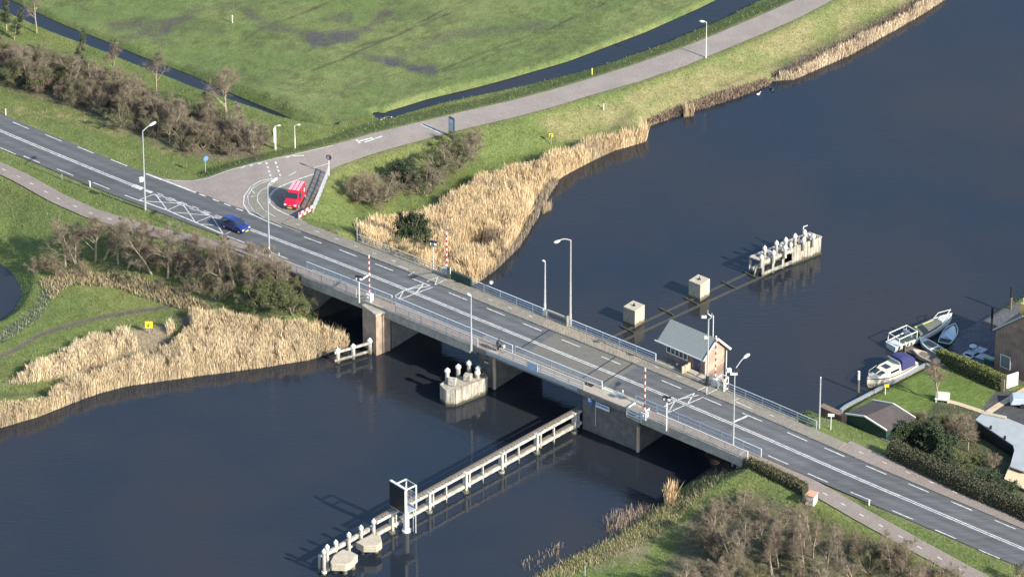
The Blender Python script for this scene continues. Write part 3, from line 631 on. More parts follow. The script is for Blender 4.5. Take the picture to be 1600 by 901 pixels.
# outer near side: with panel infill
def panel_rail(x0, x1, off, mt, h=1.05, step=1.9):
    P = rl(x0, x1, off, .14); ra = railing(P, h, (1, .12), mt, step, top=.07)
    m = MB(); xs = np.arange(x0, x1, .16)
    for x in xs: m.beam(RP(x, off, .2), RP(x, off, .14 + h), .02, .02)
    m.build('baluster', mt, ra); return ra
panel_rail(X(457, 413), X(560, 462), -5.05, M_steel)
panel_rail(X(617, 490), X(745, 543), -5.05, M_steel)
ra = railing([RP(x, -5.02, .12) for x in np.linspace(X(777, 558), X(908, 612), 5)], 1.0, (1, .66, .33, .05), mat('pale_grey_steel', (.50,.50,.46), .5, (.38,.38,.36), 3, .6), 2.0, top=.07)
panel_rail(X(1022, 660), X(1163, 722), -5.05, mat('cream_steel', (.55,.53,.47), .6, (.42,.40,.36), 3, .6))
# light blue panel hung on the railing of the lifting span
a, c = RP(X(817, 580), -5.12, 1.0), RP(X(832, 586), -5.12, 1.0)
MB().beam((a + c) / 2 - (c - a) / 2 - Vector((0, 0, .45)), (a + c) / 2 + (c - a) / 2 - Vector((0, 0, .45)), .05, .95).build('blue_panel', mat('light_blue_plate', (.36,.50,.62), .5), br)
# far side
railing(rl(X(555, 380), X(684, 434), 5.1), 1.0, (1, .6, .25), mat('pale_green_grey_steel', (.42,.46,.40), .6), 2.2)
railing(rl(X(728, 448), X(845, 496), 5.1), 1.0, R3, M_bsteel, 2.4)
railing(rl(X(886, 513), X(1019, 568), 5.1), 1.0, R3, M_bsteel, 2.4)
railing(rl(X(1137, 612), X(1274, 671), 5.1), 1.05, R3, M_steel, 2.4)
bar = MB(); a, c = RP(X(851, 499), 5.1, .1), RP(X(883, 512), 5.1, .1)
bar.beam(a + Vector((0, 0, 1.0)), c + Vector((0, 0, 1.0)), .22, .2); bar.beam(a, a + Vector((0, 0, 1.0)), .2, .2); bar.beam(c, c + Vector((0, 0, 1.3)), .3, .3)
bar.build('gate_beam', M_conc, br)
slab(X(697, 440), X(728, 453), 5.0, 5.3, 1.15, 1.1).build('parapet', M_green, br)
MB().beam(RP(X(695, 437), 5.1, .1), RP(X(695, 437), 5.1, 1.4), .35, .6).build('parapet_post', M_green, br)
# kerb on the near side of the bridge
slab(xL, X(988, 632), -3.34, -3.2, .14, .2).build('kerb_stone', M_conc, br)
# low end post beside the open gap
a = RP(X(945, 603), -3.3, .02); c = RP(X(976, 617), -3.3, .02)
MB().beam(a + Vector((0, 0, .07)), c + Vector((0, 0, .07)), .2, .12).build('kerb_bar', M_wpaint, br)
MB().cyl(c, c + Vector((0, 0, .9)), .08, .08, 8).build('end_post', M_wpaint, br)
# balcony round the barrier foot on the right pier
bx0, bo0 = X(997, 660), -5.0
pc = RP(xp3b + .2, o3 - .55, 0)
bal = MB(); bal.obox((pc.x, pc.y, 4.95), RD * 2.0, ND * 1.5, (0, 0, .18)); bal.build('balcony_floor', M_cream, br)
for f in (.0, .35, .7):
    m = MB(); z = 5.3 + f
    cs = [pc + RD * a_ + ND * b_ for a_, b_ in ((-1, .75), (-1, -.75), (1, -.75), (1, .75))]
    for a_, b_ in zip(cs[:-1], cs[1:]): m.beam((a_.x, a_.y, z), (b_.x, b_.y, z), .08, .16)
    m.build('balcony_rail', M_wpaint, br)
for c_ in cs: MB().beam((c_.x, c_.y, 5.0), (c_.x, c_.y, 6.1), .09, .09).build('balcony_post', M_wpaint, br)

# canal signs on the right pier
def plate(name, c, w_, h_, mt, parent=None, ax=None, t=.05, **kw):
    ax = RD if ax is None else ax; n_ = Vector((-ax.y, ax.x, 0)); return MB().obox(c, ax * w_, n_ * t, (0, 0, h_)).build(name, mt, parent, **kw)
M_sky = mat('sign_blue', (.03,.13,.42), .5); M_signw = mat('sign_white', (.70,.74,.76), .5); M_pale = mat('sign_pale_blue', (.40,.55,.66), .5)
p = RP(xp3a + .95, o3 - .18, 0); p = Vector((p.x, p.y, 4.35))
sg = thing('canal_sign', p, 'small blue and white sign board mounted at the left end of the dark right pier', 'sign')
plate('sign_panel', p - RD * .05, .75, 1.25, M_sky, sg); plate('symbol', p - RD * .12 - ND * .05 + Vector((0, 0, .1)), .28, .8, M_signw, sg); plate('symbol', p + RD * .12 - ND * .05 + Vector((0, 0, .42)), .3, .22, M_signw, sg); plate('symbol', p + RD * .1 - ND * .05 - Vector((0, 0, .1)), .26, .18, M_pale, sg)
p2 = p + RD * 1.75 + Vector((0, 0, -.3))
sg = thing('name_board', p2, 'long pale blue name board with small lettering on the dark right pier', 'sign')
plate('board', p2, 1.95, .62, M_signw, sg); 
m = MB(); rr = random.Random(3); xq = -.85
while xq < .85:
    wq = rr.uniform(.05, .12)
    m.obox(p2 + RD * xq - ND * .035 + Vector((0, 0, .06)), RD * wq, ND * .02, (0, 0, rr.choice((.2, .28)))); xq += wq + .06
m.build('lettering', M_sky, sg)
MB().cyl(p + RD * .75 + Vector((0, 0, -.5)), p + RD * .75 + Vector((0, 0, -3.2)), .04).build('gauge_pole', mat('pale_pole', (.5,.48,.42), .7), sg)

# ================================================================== BRIDGE KEEPER'S HOUSE
E0 = Vector(G(1100, 560, 8.1)); E1 = Vector(G(1030, 530, 8.1))          # near eave, right and left end
hr = (E0 - E1); hr.z = 0; LH = hr.length; hr.normalize(); hn = Vector((-hr.y, hr.x, 0))
hb = E0 - hr * LH / 2 + hn * .4; FZ = float(Zc(hb.x)) + .1
hs = thing('bridge_keeper_house', (hb.x, hb.y, FZ), 'small brick bridge keeper house with grey pitched roof beside the bridge deck', 'house')
def HP(a, b, z): return Vector((E1.x, E1.y, 0)) + hr * a + hn * b + Vector((0, 0, z))
Wd = 4.4; RI = 2.2; ez = 8.1; rz_ = 9.75; ez2 = 7.45
wl = MB(); x0_, x1_ = .5, LH - .35; y0_, y1_ = .55, Wd - .35
zt = lambda y: ez + (rz_ - ez) * y / RI if y < RI else rz_ + (ez2 - rz_) * (y - RI) / (Wd - RI)
ring = lambda a: [HP(a, y0_, -1.2), HP(a, y1_, -1.2), HP(a, y1_, zt(y1_) - .15), HP(a, RI, rz_ - .15), HP(a, y0_, zt(y0_) - .15)]
wl.loft([ring(x0_), ring(x1_)]); wl.build('wall', M_brick, hs)
gw = MB(); gw.loft([[v for v in (HP(a, y0_ + .02, FZ), HP(a, y1_ - .02, FZ), HP(a, y1_ - .02, zt(y1_) - .2), HP(a, RI, rz_ - .22), HP(a, y0_ + .02, zt(y0_) - .2))] for a in (x1_ + .02, x1_ + .06)]); gw.build('gable_wall', M_pinkbrick, hs)
M_roofz = mat('standing_seam_grey_roof', (.19,.215,.205), .5, (.17,.19,.185), 1, .5, .0)
rf = MB(); rf.loft([[HP(a, -.15, ez - .1), HP(a, RI, rz_), HP(a, RI, rz_ - .12), HP(a, -.1, ez - .22)] for a in (-.15, LH + .1)]); rf.loft([[HP(a, RI + .003, rz_), HP(a, Wd + .15, ez2 - .1), HP(a, Wd + .1, ez2 - .22), HP(a, RI + .003, rz_ - .12)] for a in (-.15, LH + .1)])
roof = rf.build('roof', M_roofz, hs)
m = MB()
for a in np.arange(.1, LH, .42): m.beam(HP(a, -.12, ez - .075), HP(a, RI, rz_ + .015), .03, .03)
m.build('roof_seams', M_roofz, roof)
fb = MB(); fb.beam(HP(LH + .16, -.2, ez - .12), HP(LH + .16, RI, rz_ + .02), .07, .24); fb.beam(HP(LH + .163, RI, rz_ + .02), HP(LH + .163, Wd + .25, ez2 - .12), .07, .24); fb.build('barge_board', M_wpaint, hs)
fb = MB(); fb.beam(HP(-.5, -.2, ez - .2), HP(LH + .1, -.2, ez - .2), .1, .14); fb.build('gutter', M_wpaint, hs)
wn = MB(); ww0, ww1, wz0, wz1 = .75, 3.75, FZ + .95, FZ + 2.0
win = MB().obox((HP(ww0, y0_ - .05, wz0) + HP(ww1, y0_ - .05, wz1)) / 2, hr * (ww1 - ww0), hn * .06, (0, 0, wz1 - wz0)).build('window', M_glass, hs)
for k in range(6): a = ww0 + (ww1 - ww0) * k / 5; wn.beam(HP(a, y0_ - .1, wz0), HP(a, y0_ - .1, wz1), .09, .09)
wn.beam(HP(ww0, y0_ - .12, wz0 - .02), HP(ww1, y0_ - .12, wz0 - .02), .14, .1); wn.beam(HP(ww0, y0_ - .11, wz1), HP(ww1, y0_ - .11, wz1), .1, .1)
wn.build('frame', M_wpaint, win)
sw = MB().obox(HP(x0_ - .03, 1.3, (wz0 + wz1) / 2), hr * .06, hn * 1.1, (0, 0, 1.0)).build('window', M_glass, hs)
dr_ = MB().obox(HP(5.1, y0_ - .04, FZ + 1.02), hr * .95, hn * .06, (0, 0, 2.0)).build('door', mat('dark_blue_paint', (.02,.04,.12), .5), hs)
MB().obox(HP(5.45, y0_ - .1, FZ + 1.0), hr * .06, hn * .08, (0, 0, .12)).build('handle', M_steel, dr_)
MB().obox(HP(4.25, -.35, FZ + .45), hr * .16, hn * 1.5, (0, 0, .9)).build('low_wall', mat('tan_render', (.5,.38,.26), .85), hs)
mm_ = MB(); mm_.obox(HP(4.0, -.2, FZ - .5), hr * 7.6, hn * 2.4, (0, 0, 1.02)); mm_.build('forecourt', M_cdark, hs)
mm_ = MB(); mm_.obox(HP(4.9, .0, FZ + .06), hr * 1.2, hn * .7, (0, 0, .08)); mm_.obox(HP(6.5, -.1, FZ + .06), hr * 1.0, hn * .8, (0, 0, .09)); mm_.build('doorstep', M_cream, hs)
MB().cyl(HP(LH - .1, y0_ - .1, FZ), HP(LH - .1, y0_ - .1, ez - .2), .05).build('downpipe', M_wpaint, hs)
MB().cyl(HP(LH - .1, y1_ + .12, 1.0), HP(LH - .1, y1_ + .12, ez2 - .2), .07).build('downpipe', M_wpaint, hs)
p = HP(4.9, 3.6, 8.0); 
m_ = thing('radio_mast', p, 'thin white pole standing behind the bridge keeper house roof', 'mast'); MB().cyl(p + Vector((0, 0, -2)), p + Vector((0, 0, 3.4)), .06, .05, 8).build('pole', M_wpaint, m_); MB().cyl(p + Vector((0, 0, 3.38)), p + Vector((0, 0, 3.55)), .08, .02, 8).build('tip', M_steel, m_)

# ================================================================== LAMPS, BARRIERS, SIGNALS, SIGNS
def up(p, z): return Vector((p.x, p.y, p.z + z))
def lamp(base, h, ad, al, rise, label, hl=.75, r=.1, mt=None, group=None, name='street_lamp', hw=.26):
    mt = mt or M_steel; t = thing(name, base, label, 'street lamp', group)
    pm = MB(); pm.cyl(base, up(base, 1.6), r * 1.45, r * 1.3, 10); pm.cyl(up(base, 1.6), up(base, h * .5), r * 1.1, r * .9, 10); pm.cyl(up(base, h * .5), up(base, h), r * .8, r * .6, 10); pm.build('pole', mt, t)
    ad = Vector(ad).normalized(); tp = up(base, h)
    pts = [tp] + [tp + ad * (al * k / 5) + Vector((0, 0, rise * math.sin(k / 5 * math.pi / 2))) for k in range(1, 6)]
    MB().tube(pts, r * .5, 6).build('arm', mt, t)
    e = pts[-1]; d = (pts[-1] - pts[-2]).normalized(); s = d.cross(Vector((0, 0, 1))).normalized(); u = s.cross(d)
    m = MB(); m.loft([[e + d * a + s * (w_ * hw * math.cos(q)) + u * (hh * math.sin(q)) for q in [i * math.pi / 4 for i in range(8)]] for a, w_, hh in ((-.1, .35, .05), (.1, .8, .1), (hl * .6, 1, .13), (hl, .8, .1), (hl + .12, .2, .03))])
    m.build('lamp_head', M_wpaint, t, smooth=True); return t
lb = lambda px, py, dz=.0: onroad(px, py, dz)
l1 = lamp(gnd(227, 328), 10.6, ND, 1.3, .25, 'tall white street lamp rising through the yellow verge at the bus stop hatching', hl=.9)
b1 = gnd(227, 328); MB().box((b1.x - .35, b1.y - .1, b1.z + 4.2), (.5, .3, .55), .5).build('control_box', M_wpaint, l1)
b2 = gnd(421, 414); l2 = lamp(b2, 10.6, ND, .7, .2, 'tall thin street lamp beside the road opposite the red van', hl=.9)
dm = Vector((b2.x, b2.y, b2.z + 1.9)); MB().obox(dm - ND * .14, (RD * .55 + Vector((0, 0, .55))), ND * .05, (RD * -.55 + Vector((0, 0, .55)))).build('diamond_sign', M_wpaint, l2)
p = RP(X(734, 542), -5.35, -.5); lamp(p, 7.2, -RD, .1, .05, 'medium height grey lamp post fixed to the near edge beam of the bridge', hl=.45, r=.11, hw=.2)
p = RP(X(847, 496), 5.3, .1); lamp(p, 7.0, -ND, .15, .3, 'short white lamp post left of the tall bent lamp on the far bridge railing', hl=.3, r=.12, mt=M_wpaint, hw=.2)
p = RP(X(884, 513), 5.35, .1); lamp(p, 11.2, -ND, 2.1, .9, 'tallest grey street lamp with long horizontal arm on the far bridge railing', hl=.8, r=.12, mt=mat('warm_grey_steel', (.38,.36,.33), .5))
p = gnd(1145, 728); l6 = lamp(p, 12.4, ND, 1.7, .8, 'tall street lamp with twin white floodlights standing below the near end of the bridge', hl=.8)
t6 = up(p, 12.3)
for d_ in (-.45, .45): MB().box((t6.x + d_ - .2, t6.y, t6.z + .1), (.5, .35, .38), .4).build('floodlight', M_wpaint if d_ < 0 else M_dark, l6)
MB().box((t6.x - .1, t6.y, t6.z - .35), (.8, .25, .25), 0).build('bracket', M_wpaint, l6)
sr = Vector((.8, .6, 0))
lamp(gnd(1103, 91), 5.0, (-.8, .1, 0), .3, .1, 'slim white street lamp on the verge of the side road towards the top', hl=.5, r=.07, mt=M_wpaint, hw=.22)
b = gnd(461, 232); lamp(b, 3.1, (.9, .15, 0), .3, .1, 'thin low cream lamp post in the grass at the junction corner', hl=.3, r=.06, mt=mat('cream_paint', (.66,.62,.5), .6), hw=.12)
b = gnd(430, 233); t_ = lamp(b, 3.1, (.9, .1, 0), .3, .1, 'bulky white post with cabinet standing in front of brown scrub at the junction', hl=.3, r=.1, mt=M_wpaint, hw=.12)
MB().box((b.x, b.y, b.z + 1.9), (.32, .28, 2.0)).build('cabinet', M_wpaint, t_)

def barrier(base, h, label, box=True):
    t = thing('barrier', base, label, 'barrier'); n_ = 14
    for k, (mt, nm) in enumerate(((M_red, 'red_stripe'), (M_wpaint, 'boom'))):
        m = MB()
        for i in range(k, n_, 2): m.cyl(up(base, .7 + (h - .7) * i / n_), up(base, .7 + (h - .7) * (i + 1) / n_ - .002), .085, .085, 8)
        m.build(nm, mt, t)
    MB().box((base.x, base.y, base.z + .45), (.75, .6, .9), RZT * -1).build('drive_box', M_wpaint, t, bevel=.04)
    MB().cyl(up(base, .55) - ND * .45, up(base, .55) + ND * .45, .13, .13, 10).build('axle', M_steel, t)
    m = MB(); m.beam(up(base, .55) - ND * .4, up(base, .2) - ND * .4 - RD * .9, .12, .12); m.beam(up(base, .55) + ND * .4, up(base, .2) + ND * .4 - RD * .9, .12, .12); m.build('counterweight_arm', M_wpaint, t)
    return t
barrier(RP(X(580, 468), -4.75, .12), 6.0, 'raised red and white barrier on the near footway by the left brick pier')
barrier(RP(X(698, 428), 5.6, .1), 5.6, 'raised red and white barrier on the far side against the dry reeds')
barrier(RP(X(1005, 652), -5.15, -.2), 6.6, 'raised red and white barrier on the railed balcony of the right pier')
bq = RP(X(1122, 598), 5.3, .1); barrier(bq, 6.4, 'raised red and white barrier in front of the house gable')
cb = RP(X(1131, 606), 5.2, .1); tt = thing('barrier_cabinet', cb, 'white open framed cabinet at the foot of the barrier beside the house', 'cabinet')
m = MB(); 
for i in (-.45, .45):
    for j in (-.4, .4): m.beam(cb + RD * i + ND * j, up(cb + RD * i + ND * j, 1.5), .1, .1)
for z in (.1, .75, 1.5):
    for a_, b_ in (((-.45, -.4), (.45, -.4)), ((.45, -.4), (.45, .4)), ((.45, .4), (-.45, .4)), ((-.45, .4), (-.45, -.4))): m.beam(up(cb + RD * a_[0] + ND * a_[1], z), up(cb + RD * b_[0] + ND * b_[1], z), .08, .1)
m.build('frame', M_wpaint, tt); MB().box((cb.x, cb.y, cb.z + .6), (.5, .45, 1.0), RZT * -1).build('motor_box', M_cream, tt)

def signal(base, h, label, pole=M_wpaint, arm=0.0, nh=2, ad=None):
    t = thing('traffic_signal', base, label, 'traffic light'); MB().cyl(base, up(base, h), .085, .07, 8).build('pole', pole, t)
    tp = up(base, h)
    for k in range(nh):
        c_ = tp + RD * (-.28 + .56 * k) + Vector((0, 0, .1 * k)); hd_ = MB().box(c_, (.42, .34, .55), .3 - .6 * k).build('signal_head', M_dark, t)
        MB().box(c_ + Vector((.02, -.2, 0)), (.34, .06, .3), .3 - .6 * k).build('visor', M_wpaint, hd_)
    if arm: MB().beam(up(base, h - .35), up(base, h - .3) + (ad or ND) * arm, .13, .13).build('arm', M_wpaint, t)
    return t
signal(RP(X(558, 470), -5.3, -.3), 3.2, 'twin traffic signal on a white post left of the near left barrier', arm=2.0)
signal(RP(X(671, 424), 5.5, .1), 3.4, 'twin traffic signal post on the far railing in front of the reeds')
signal(RP(X(1033, 672), -5.3, -.4), 4.1, 'thick white signal post right of the balcony barrier on the near railing')
sp_ = RP(X(1110, 599), 4.6, .1); t_ = thing('camera_post', sp_, 'tall dark grey post with cameras in front of the bridge keeper house', 'camera mast')
MB().cyl(sp_, up(sp_, 1.3), .2, .18, 8).build('base_box', M_dark, t_); MB().cyl(up(sp_, 1.3), up(sp_, 8.6), .1, .08, 8).build('pole', M_steel, t_)
tp = up(sp_, 8.6); m = MB(); m.tube([tp, tp + Vector((.35, 0, .3)), tp + Vector((.35, 0, .8))], .06); m.tube([tp + Vector((.35, 0, .35)), tp + Vector((-.1, 0, .8)), tp + Vector((-.1, 0, 1.2))], .05); m.build('bracket', M_steel, t_)
MB().box(tp + Vector((-.5, 0, .35)), (.55, .25, .25)).build('camera', M_wpaint, t_); MB().box(tp + Vector((-.25, 0, -2.3)), (.35, .25, .3)).build('camera', M_wpaint, t_)
b = RP(X(634, 392), 5.6, -.4); 
b = onroad(558, 376, -.3); t_ = thing('thin_post', b, 'thin grey post at the left start of the far green railing', 'post'); MB().cyl(b, up(b, 3.0), .05, .04, 6).build('pole', M_steel, t_); MB().cyl(up(b, 3.0), up(b, 3.1), .08, .03, 6).build('cap', M_wpaint, t_)
b = RP(X(764, 461), 5.3, .1); t_ = thing('navigation_light', b, 'small round white lamp on the far railing above the water', 'lamp'); MB().cyl(b, up(b, 1.3), .08, .08, 8).build('pole', M_dark, t_)
m = MB(); c_ = up(b, 1.5); m.loft([[c_ + Vector((math.cos(q) * .26 * math.sin(f), math.sin(q) * .26 * math.sin(f), .26 * math.cos(f))) for q in [i * math.pi / 5 for i in range(10)]] for f in (.05, .6, 1.1, 1.6, 2.1, 2.6, 3.1)]); m.build('globe', M_wpaint, t_, smooth=True)

# information board on the side road
b = gnd(706, 216); t_ = thing('information_board', b, 'tall dark framed information board with blue and white panel beside the side road', 'information board')
ax = Vector((.62, -.72, 0)); nn = Vector((ax.y, -ax.x, 0)); nn = nn if nn.y < 0 else -nn
MB().obox(up(b, 1.5), ax * .95, nn * .2, (0, 0, 2.7)).build('frame', mat('dark_teal_frame', (.03,.06,.07), .5), t_)
pnl = MB().obox(up(b, 1.6) + nn * .115, ax * .7, nn * .04, (0, 0, 2.2)).build('panel', mat('board_pale_blue', (.30,.42,.60), .5, (.5,.6,.72), 1.5, .9), t_)
m = MB(); rr = random.Random(5)
for k in range(11): m.obox(up(b, .75 + k * .1) + nn * .145 + ax * rr.uniform(-.12, .12), ax * rr.uniform(.2, .4), nn * .015, (0, 0, .04))
m.obox(up(b, 2.35) + nn * .145, ax * .45, nn * .015, (0, 0, .35)); m.build('print', M_signw, pnl)
for s_ in (-.35, .35): MB().cyl(b + ax * s_, up(b + ax * s_, .3), .06).build('leg', M_dark, t_)
# round dark sign near the guard fence
b = on(514, 266, RZ); b = gnd(514, 275); t_ = thing('road_sign', b, 'round dark backed road sign on a white post at the top of the guard fence', 'sign'); MB().cyl(b, up(b, 2.3), .06, .05, 8).build('post', M_wpaint, t_)
dsc = MB().cyl(up(b, 2.55) - Vector((.0, .05, 0)), up(b, 2.55) + Vector((.02, .0, 0)), .36, .36, 16).build('disc', mat('dark_maroon_sign', (.07,.03,.04), .5), t_); MB().cyl(up(b, 2.55) - Vector((0, .08, 0)), up(b, 2.55) - Vector((0, .055, 0)), .26, .26, 16).build('face', mat('sign_grey_violet', (.18,.14,.19), .5), dsc)
b = gnd(321, 269); t_ = thing('road_sign', b, 'small round blue sign on a grey post in the grass left of the junction', 'sign'); MB().cyl(b, up(b, 2.2), .06, .05, 8).build('post', M_steel, t_)
MB().cyl(up(b, 1.9) + Vector((.1, -.07, 0)), up(b, 1.9) + Vector((.12, -.1, 0)), .34, .34, 16).build('disc', mat('sign_blue_grey', (.12,.24,.42), .5), t_)
# yellow navigation boards
def yboard(px, py, label, w_=.9, h_=.9, hgt=1.1, rz=0):
    b = gnd(px, py); t_ = thing('navigation_board', b, label, 'sign'); ax = Vector((math.cos(rz), math.sin(rz), 0))
    MB().cyl(b, up(b, hgt), .05).build('post', M_steel, t_); bd = plate('board', up(b, hgt), w_, h_, mat('yellow_paint', (.75,.55,.02), .5), t_, ax); 
    m = MB(); m.obox(up(b, hgt) + Vector((0, -.06, .1)), ax * .25, (0, .02, 0), (0, 0, .06)); m.obox(up(b, hgt) + Vector((-.05, -.06, -.1)), ax * .12, (0, .02, 0), (0, 0, .2)); m.build('symbol', M_dark, bd)
yboard(233, 520, 'square yellow board standing in the dry reeds of the left bank')
yboard(861, 226, 'small yellow board on a post on the grassy bank above the far reeds', .5, .45, 1.3)
# cable marker white post and others
def stake(px, py, h, label, mt=M_wpaint, r=.06, cat='post', name='marker_post', group=None):
    b = gnd(px, py); t_ = thing(name, b, label, cat, group); MB().cyl(b, up(b, h * .8), r, r, 8).build('post', mt, t_); MB().cyl(up(b, h * .8), up(b, h), r * 1.15, r * .9, 8).build('cap', mt, t_); return t_
stake(9, 180, .9, 'short white verge post at the far left end of the road', r=.07)
stake(363, 36, 1.1, 'white stake standing alone in the wet meadow', mat('pale_stake', (.6,.6,.4), .7), .08)
stake(925, 117, .9, 'small yellow green marker post between ditch and side road', mat('yellow_green', (.6,.65,.15), .6), .08)
stake(943, 172, .9, 'small pale green post on the grassy bank above the water', mat('pale_green', (.55,.62,.5), .6), .07)
stake(97, 281, .8, 'thin grey stake in the verge left of the white hectometre post', M_steel, .04)
stake(1459, 738, .6, 'small white marker post in the grass beside the dark hedge', M_wpaint, .13)
stake(914, 898, 1.2, 'grey stake on the lower right bank near the water', M_steel, .06)
for px, py, la in ((141, 292, 'white bracket post beside the road edge line near the left'), (1358, 789, 'white bracket post beside the near edge line at the right')):
    b = gnd(px, py); t_ = thing('kilometre_post', b, la, 'post'); MB().beam(b, up(b, .75), .14, .14).build('post', M_wpaint, t_); MB().beam(up(b, .72), up(b, .72) - RD * .3, .08, .1).build('arm', M_wpaint, t_)
b = gnd(36 * 4 + 0, 0) if False else None
b = gnd(436, 407); t_ = thing('marker_post', b, 'small grey post on the path between lamp and bridge railing', 'post'); MB().cyl(b, up(b, .95), .05).build('post', M_wpaint, t_); MB().cyl(up(b, .95), up(b, 1.05), .06, .03).build('cap', M_wpaint, t_)
# tall bare pole and small white sign at the right abutment
b = gnd(1280, 669); t_ = thing('bare_pole', b, 'tall bare grey pole at the right end of the far railing', 'pole'); MB().cyl(b, up(b, 6.6), .09, .07, 8).build('pole', M_steel, t_); MB().cyl(up(b, 6.6), up(b, 6.7), .09, .03, 8).build('cap', M_steel, t_); MB().beam(up(b, .2), up(b, 1.5) + Vector((.8, .2, 0)), .07, .07).build('strut', M_wood, t_)
b = gnd(1298, 671); t_ = thing('small_sign', b, 'small white T shaped sign left of the brick wall by the boathouse', 'sign'); MB().cyl(b, up(b, 1.75), .05).build('post', M_wpaint, t_); MB().box(up(b, 1.9), (.72, .08, .35), -.1).build('board', M_wpaint, t_)
# electrical cabinet with pink lid
b = gnd(1268, 786); t_ = thing('utility_cabinet', b, 'white utility cabinet with salmon pink top beside the cycle path', 'utility cabinet')
MB().box(up(b, .6), (.95, 1.0, 1.2), -.5).build('body', M_wpaint, t_, bevel=.03); MB().box(up(b, 1.25), (1.1, 1.15, .14), -.5).build('lid', mat('salmon_lid', (.62,.30,.20), .7), t_, bevel=.03)
# wooden crossed gate at the end of the ditch
b = gnd(601, 186); t_ = thing('ditch_gate', b, 'crossed wooden beams closing the end of the ditch', 'gate')
MB().beam(up(gnd(595, 188), .0), up(gnd(606, 178), .9), .18, .14).build('beam', mat('pale_timber', (.42,.36,.27), .8), t_); MB().beam(up(gnd(599, 178), .7), up(gnd(612, 184), .1), .16, .12).build('beam', mat('pale_timber', (.42,.36,.27), .8), t_)
b = gnd(879, 118); t_ = thing('culvert_head', b, 'small pale concrete culvert head at the ditch edge', 'culvert'); MB().box(up(b, .2), (.6, .5, .6), .4).build('block', M_conc, t_, bevel=.05); MB().beam(up(b, .4), up(b, 1.0) + Vector((-.15, .1, 0)), .12, .1).build('handle', M_conc, t_)

# guard fence along the lay-by (galvanised grating panels) + red/white board
F0, F1 = gnd(490, 336), gnd(514, 273)
gf = thing('guard_fence', F0, 'galvanised grating fence beside the red van lay-by', 'fence')
fd = (F1 - F0); n_ = 9; 
for i in range(n_ + 1):
    q = F0.lerp(F1, i / n_); q.z = float(RZ(q.x, q.y)) ; MB().beam(q, up(q, 1.25), .09, .09).build('post', M_steel, gf)
m = MB()
for z in (.25, .75, 1.2):
    for i in range(n_):
        a, c = F0.lerp(F1, i / n_), F0.lerp(F1, (i + 1) / n_); a.z = float(RZ(a.x, a.y)) + z; c.z = float(RZ(c.x, c.y)) + z; m.beam(a, c, .05, .12)
m.build('rail', M_steel, gf)
m = MB(); off_ = Vector((-fd.y, fd.x, 0)).normalized()
for i in range(64):
    q = F0.lerp(F1, i / 64); z = float(RZ(q.x, q.y)); m.beam((q.x, q.y, z + .2), (q.x + off_.x * .0, q.y, z + 1.15), .035, .035)
m.build('grating', mat('pale_lilac_grating', (.46,.48,.54), .6, (.30,.32,.38), 5, .9), gf)
B0, B1 = gnd(467, 343), gnd(489, 336)
rb = thing('warning_board', B0, 'red and white striped barrier board at the lower end of the guard fence', 'barrier board')
nst = 6; ht = .42; d_ = (B1 - B0)
for k in range(nst):
    mt = M_wpaint if k % 2 == 0 else M_red; a, c = B0.lerp(B1, k / nst), B0.lerp(B1, (k + 1) / nst)
    for row in (0, 1):
        mt = M_wpaint if (k + row) % 2 == 0 else M_red
        MB().beam(Vector((a.x, a.y, B0.z + .4 + row * .34)), Vector((c.x, c.y, B0.z + .4 + row * .34)), .06, .33).build('stripe', mt, rb)
for q in (B0, B1): MB().beam(Vector((q.x, q.y, B0.z - .1)), Vector((q.x, q.y, B0.z + .95)), .1, .1).build('post', M_steel, rb)

# ================================================================== VEHICLES
def vehicle(name, label, cat, pos, rz, L, W, Hh, st, paint, van=False):
    """stations st: (x, z_bottom, z_belt, z_top, half width at belt, half width at top)"""
    t = thing(name, (0, 0, 0), label, cat)
    rings = []
    for x, zb, zm, zt, wb, wt in st:
        rings.append([(x, -wb * .94, zb), (x, wb * .94, zb), (x, wb, zb + (zm - zb) * .45), (x, wb * .985, zm), (x, wt, zt - .04), (x, wt * .8, zt), (x, -wt * .8, zt), (x, -wt, zt - .04), (x, -wb * .985, zm), (x, -wb, zb + (zm - zb) * .45)])
    bd = MB().loft(rings).build('body', paint, t, bevel=.02, smooth=False)
    return t
def wheels(t, xs, wd, r=.3):
    for x in xs:
        for s in (-1, 1):
            wv = MB().cyl((x, s * (wd - .2), r), (x, s * (wd + .005), r), r, r, 20).build('wheel', mat('tyre_rubber', (.02,.02,.02), .8), t)
            MB().cyl((x, s * (wd - .02), r), (x, s * (wd + .02), r), r * .6, r * .55, 14).build('rim', M_steel, wv)
def quad(pts, off, mt, name, par, th=.03):
    P = [Vector(p) for p in pts]; n_ = (P[1] - P[0]).cross(P[2] - P[0]).normalized(); c = sum(P, Vector()) / len(P)
    if n_.dot(off) < 0: n_ = -n_
    m = MB(); m.loft([[p - n_ * .03 for p in P], [p + n_ * th for p in P]]); return m.build(name, mt, par)
M_redp = mat('van_red', (.50,.010,.035), .28, (.46,.01,.03), 2, .3, coat=.5); M_bluep = mat('car_blue', (.014,.028,.14), .25, (.012,.024,.12), 2, .3, coat=.6)
M_plate = mat('yellow_number_plate', (.75,.55,.03), .5); M_lens = mat('headlight_glass', (.7,.72,.72), .15, spec=.8); M_bump = mat('grey_bumper', (.035,.037,.04), .6)
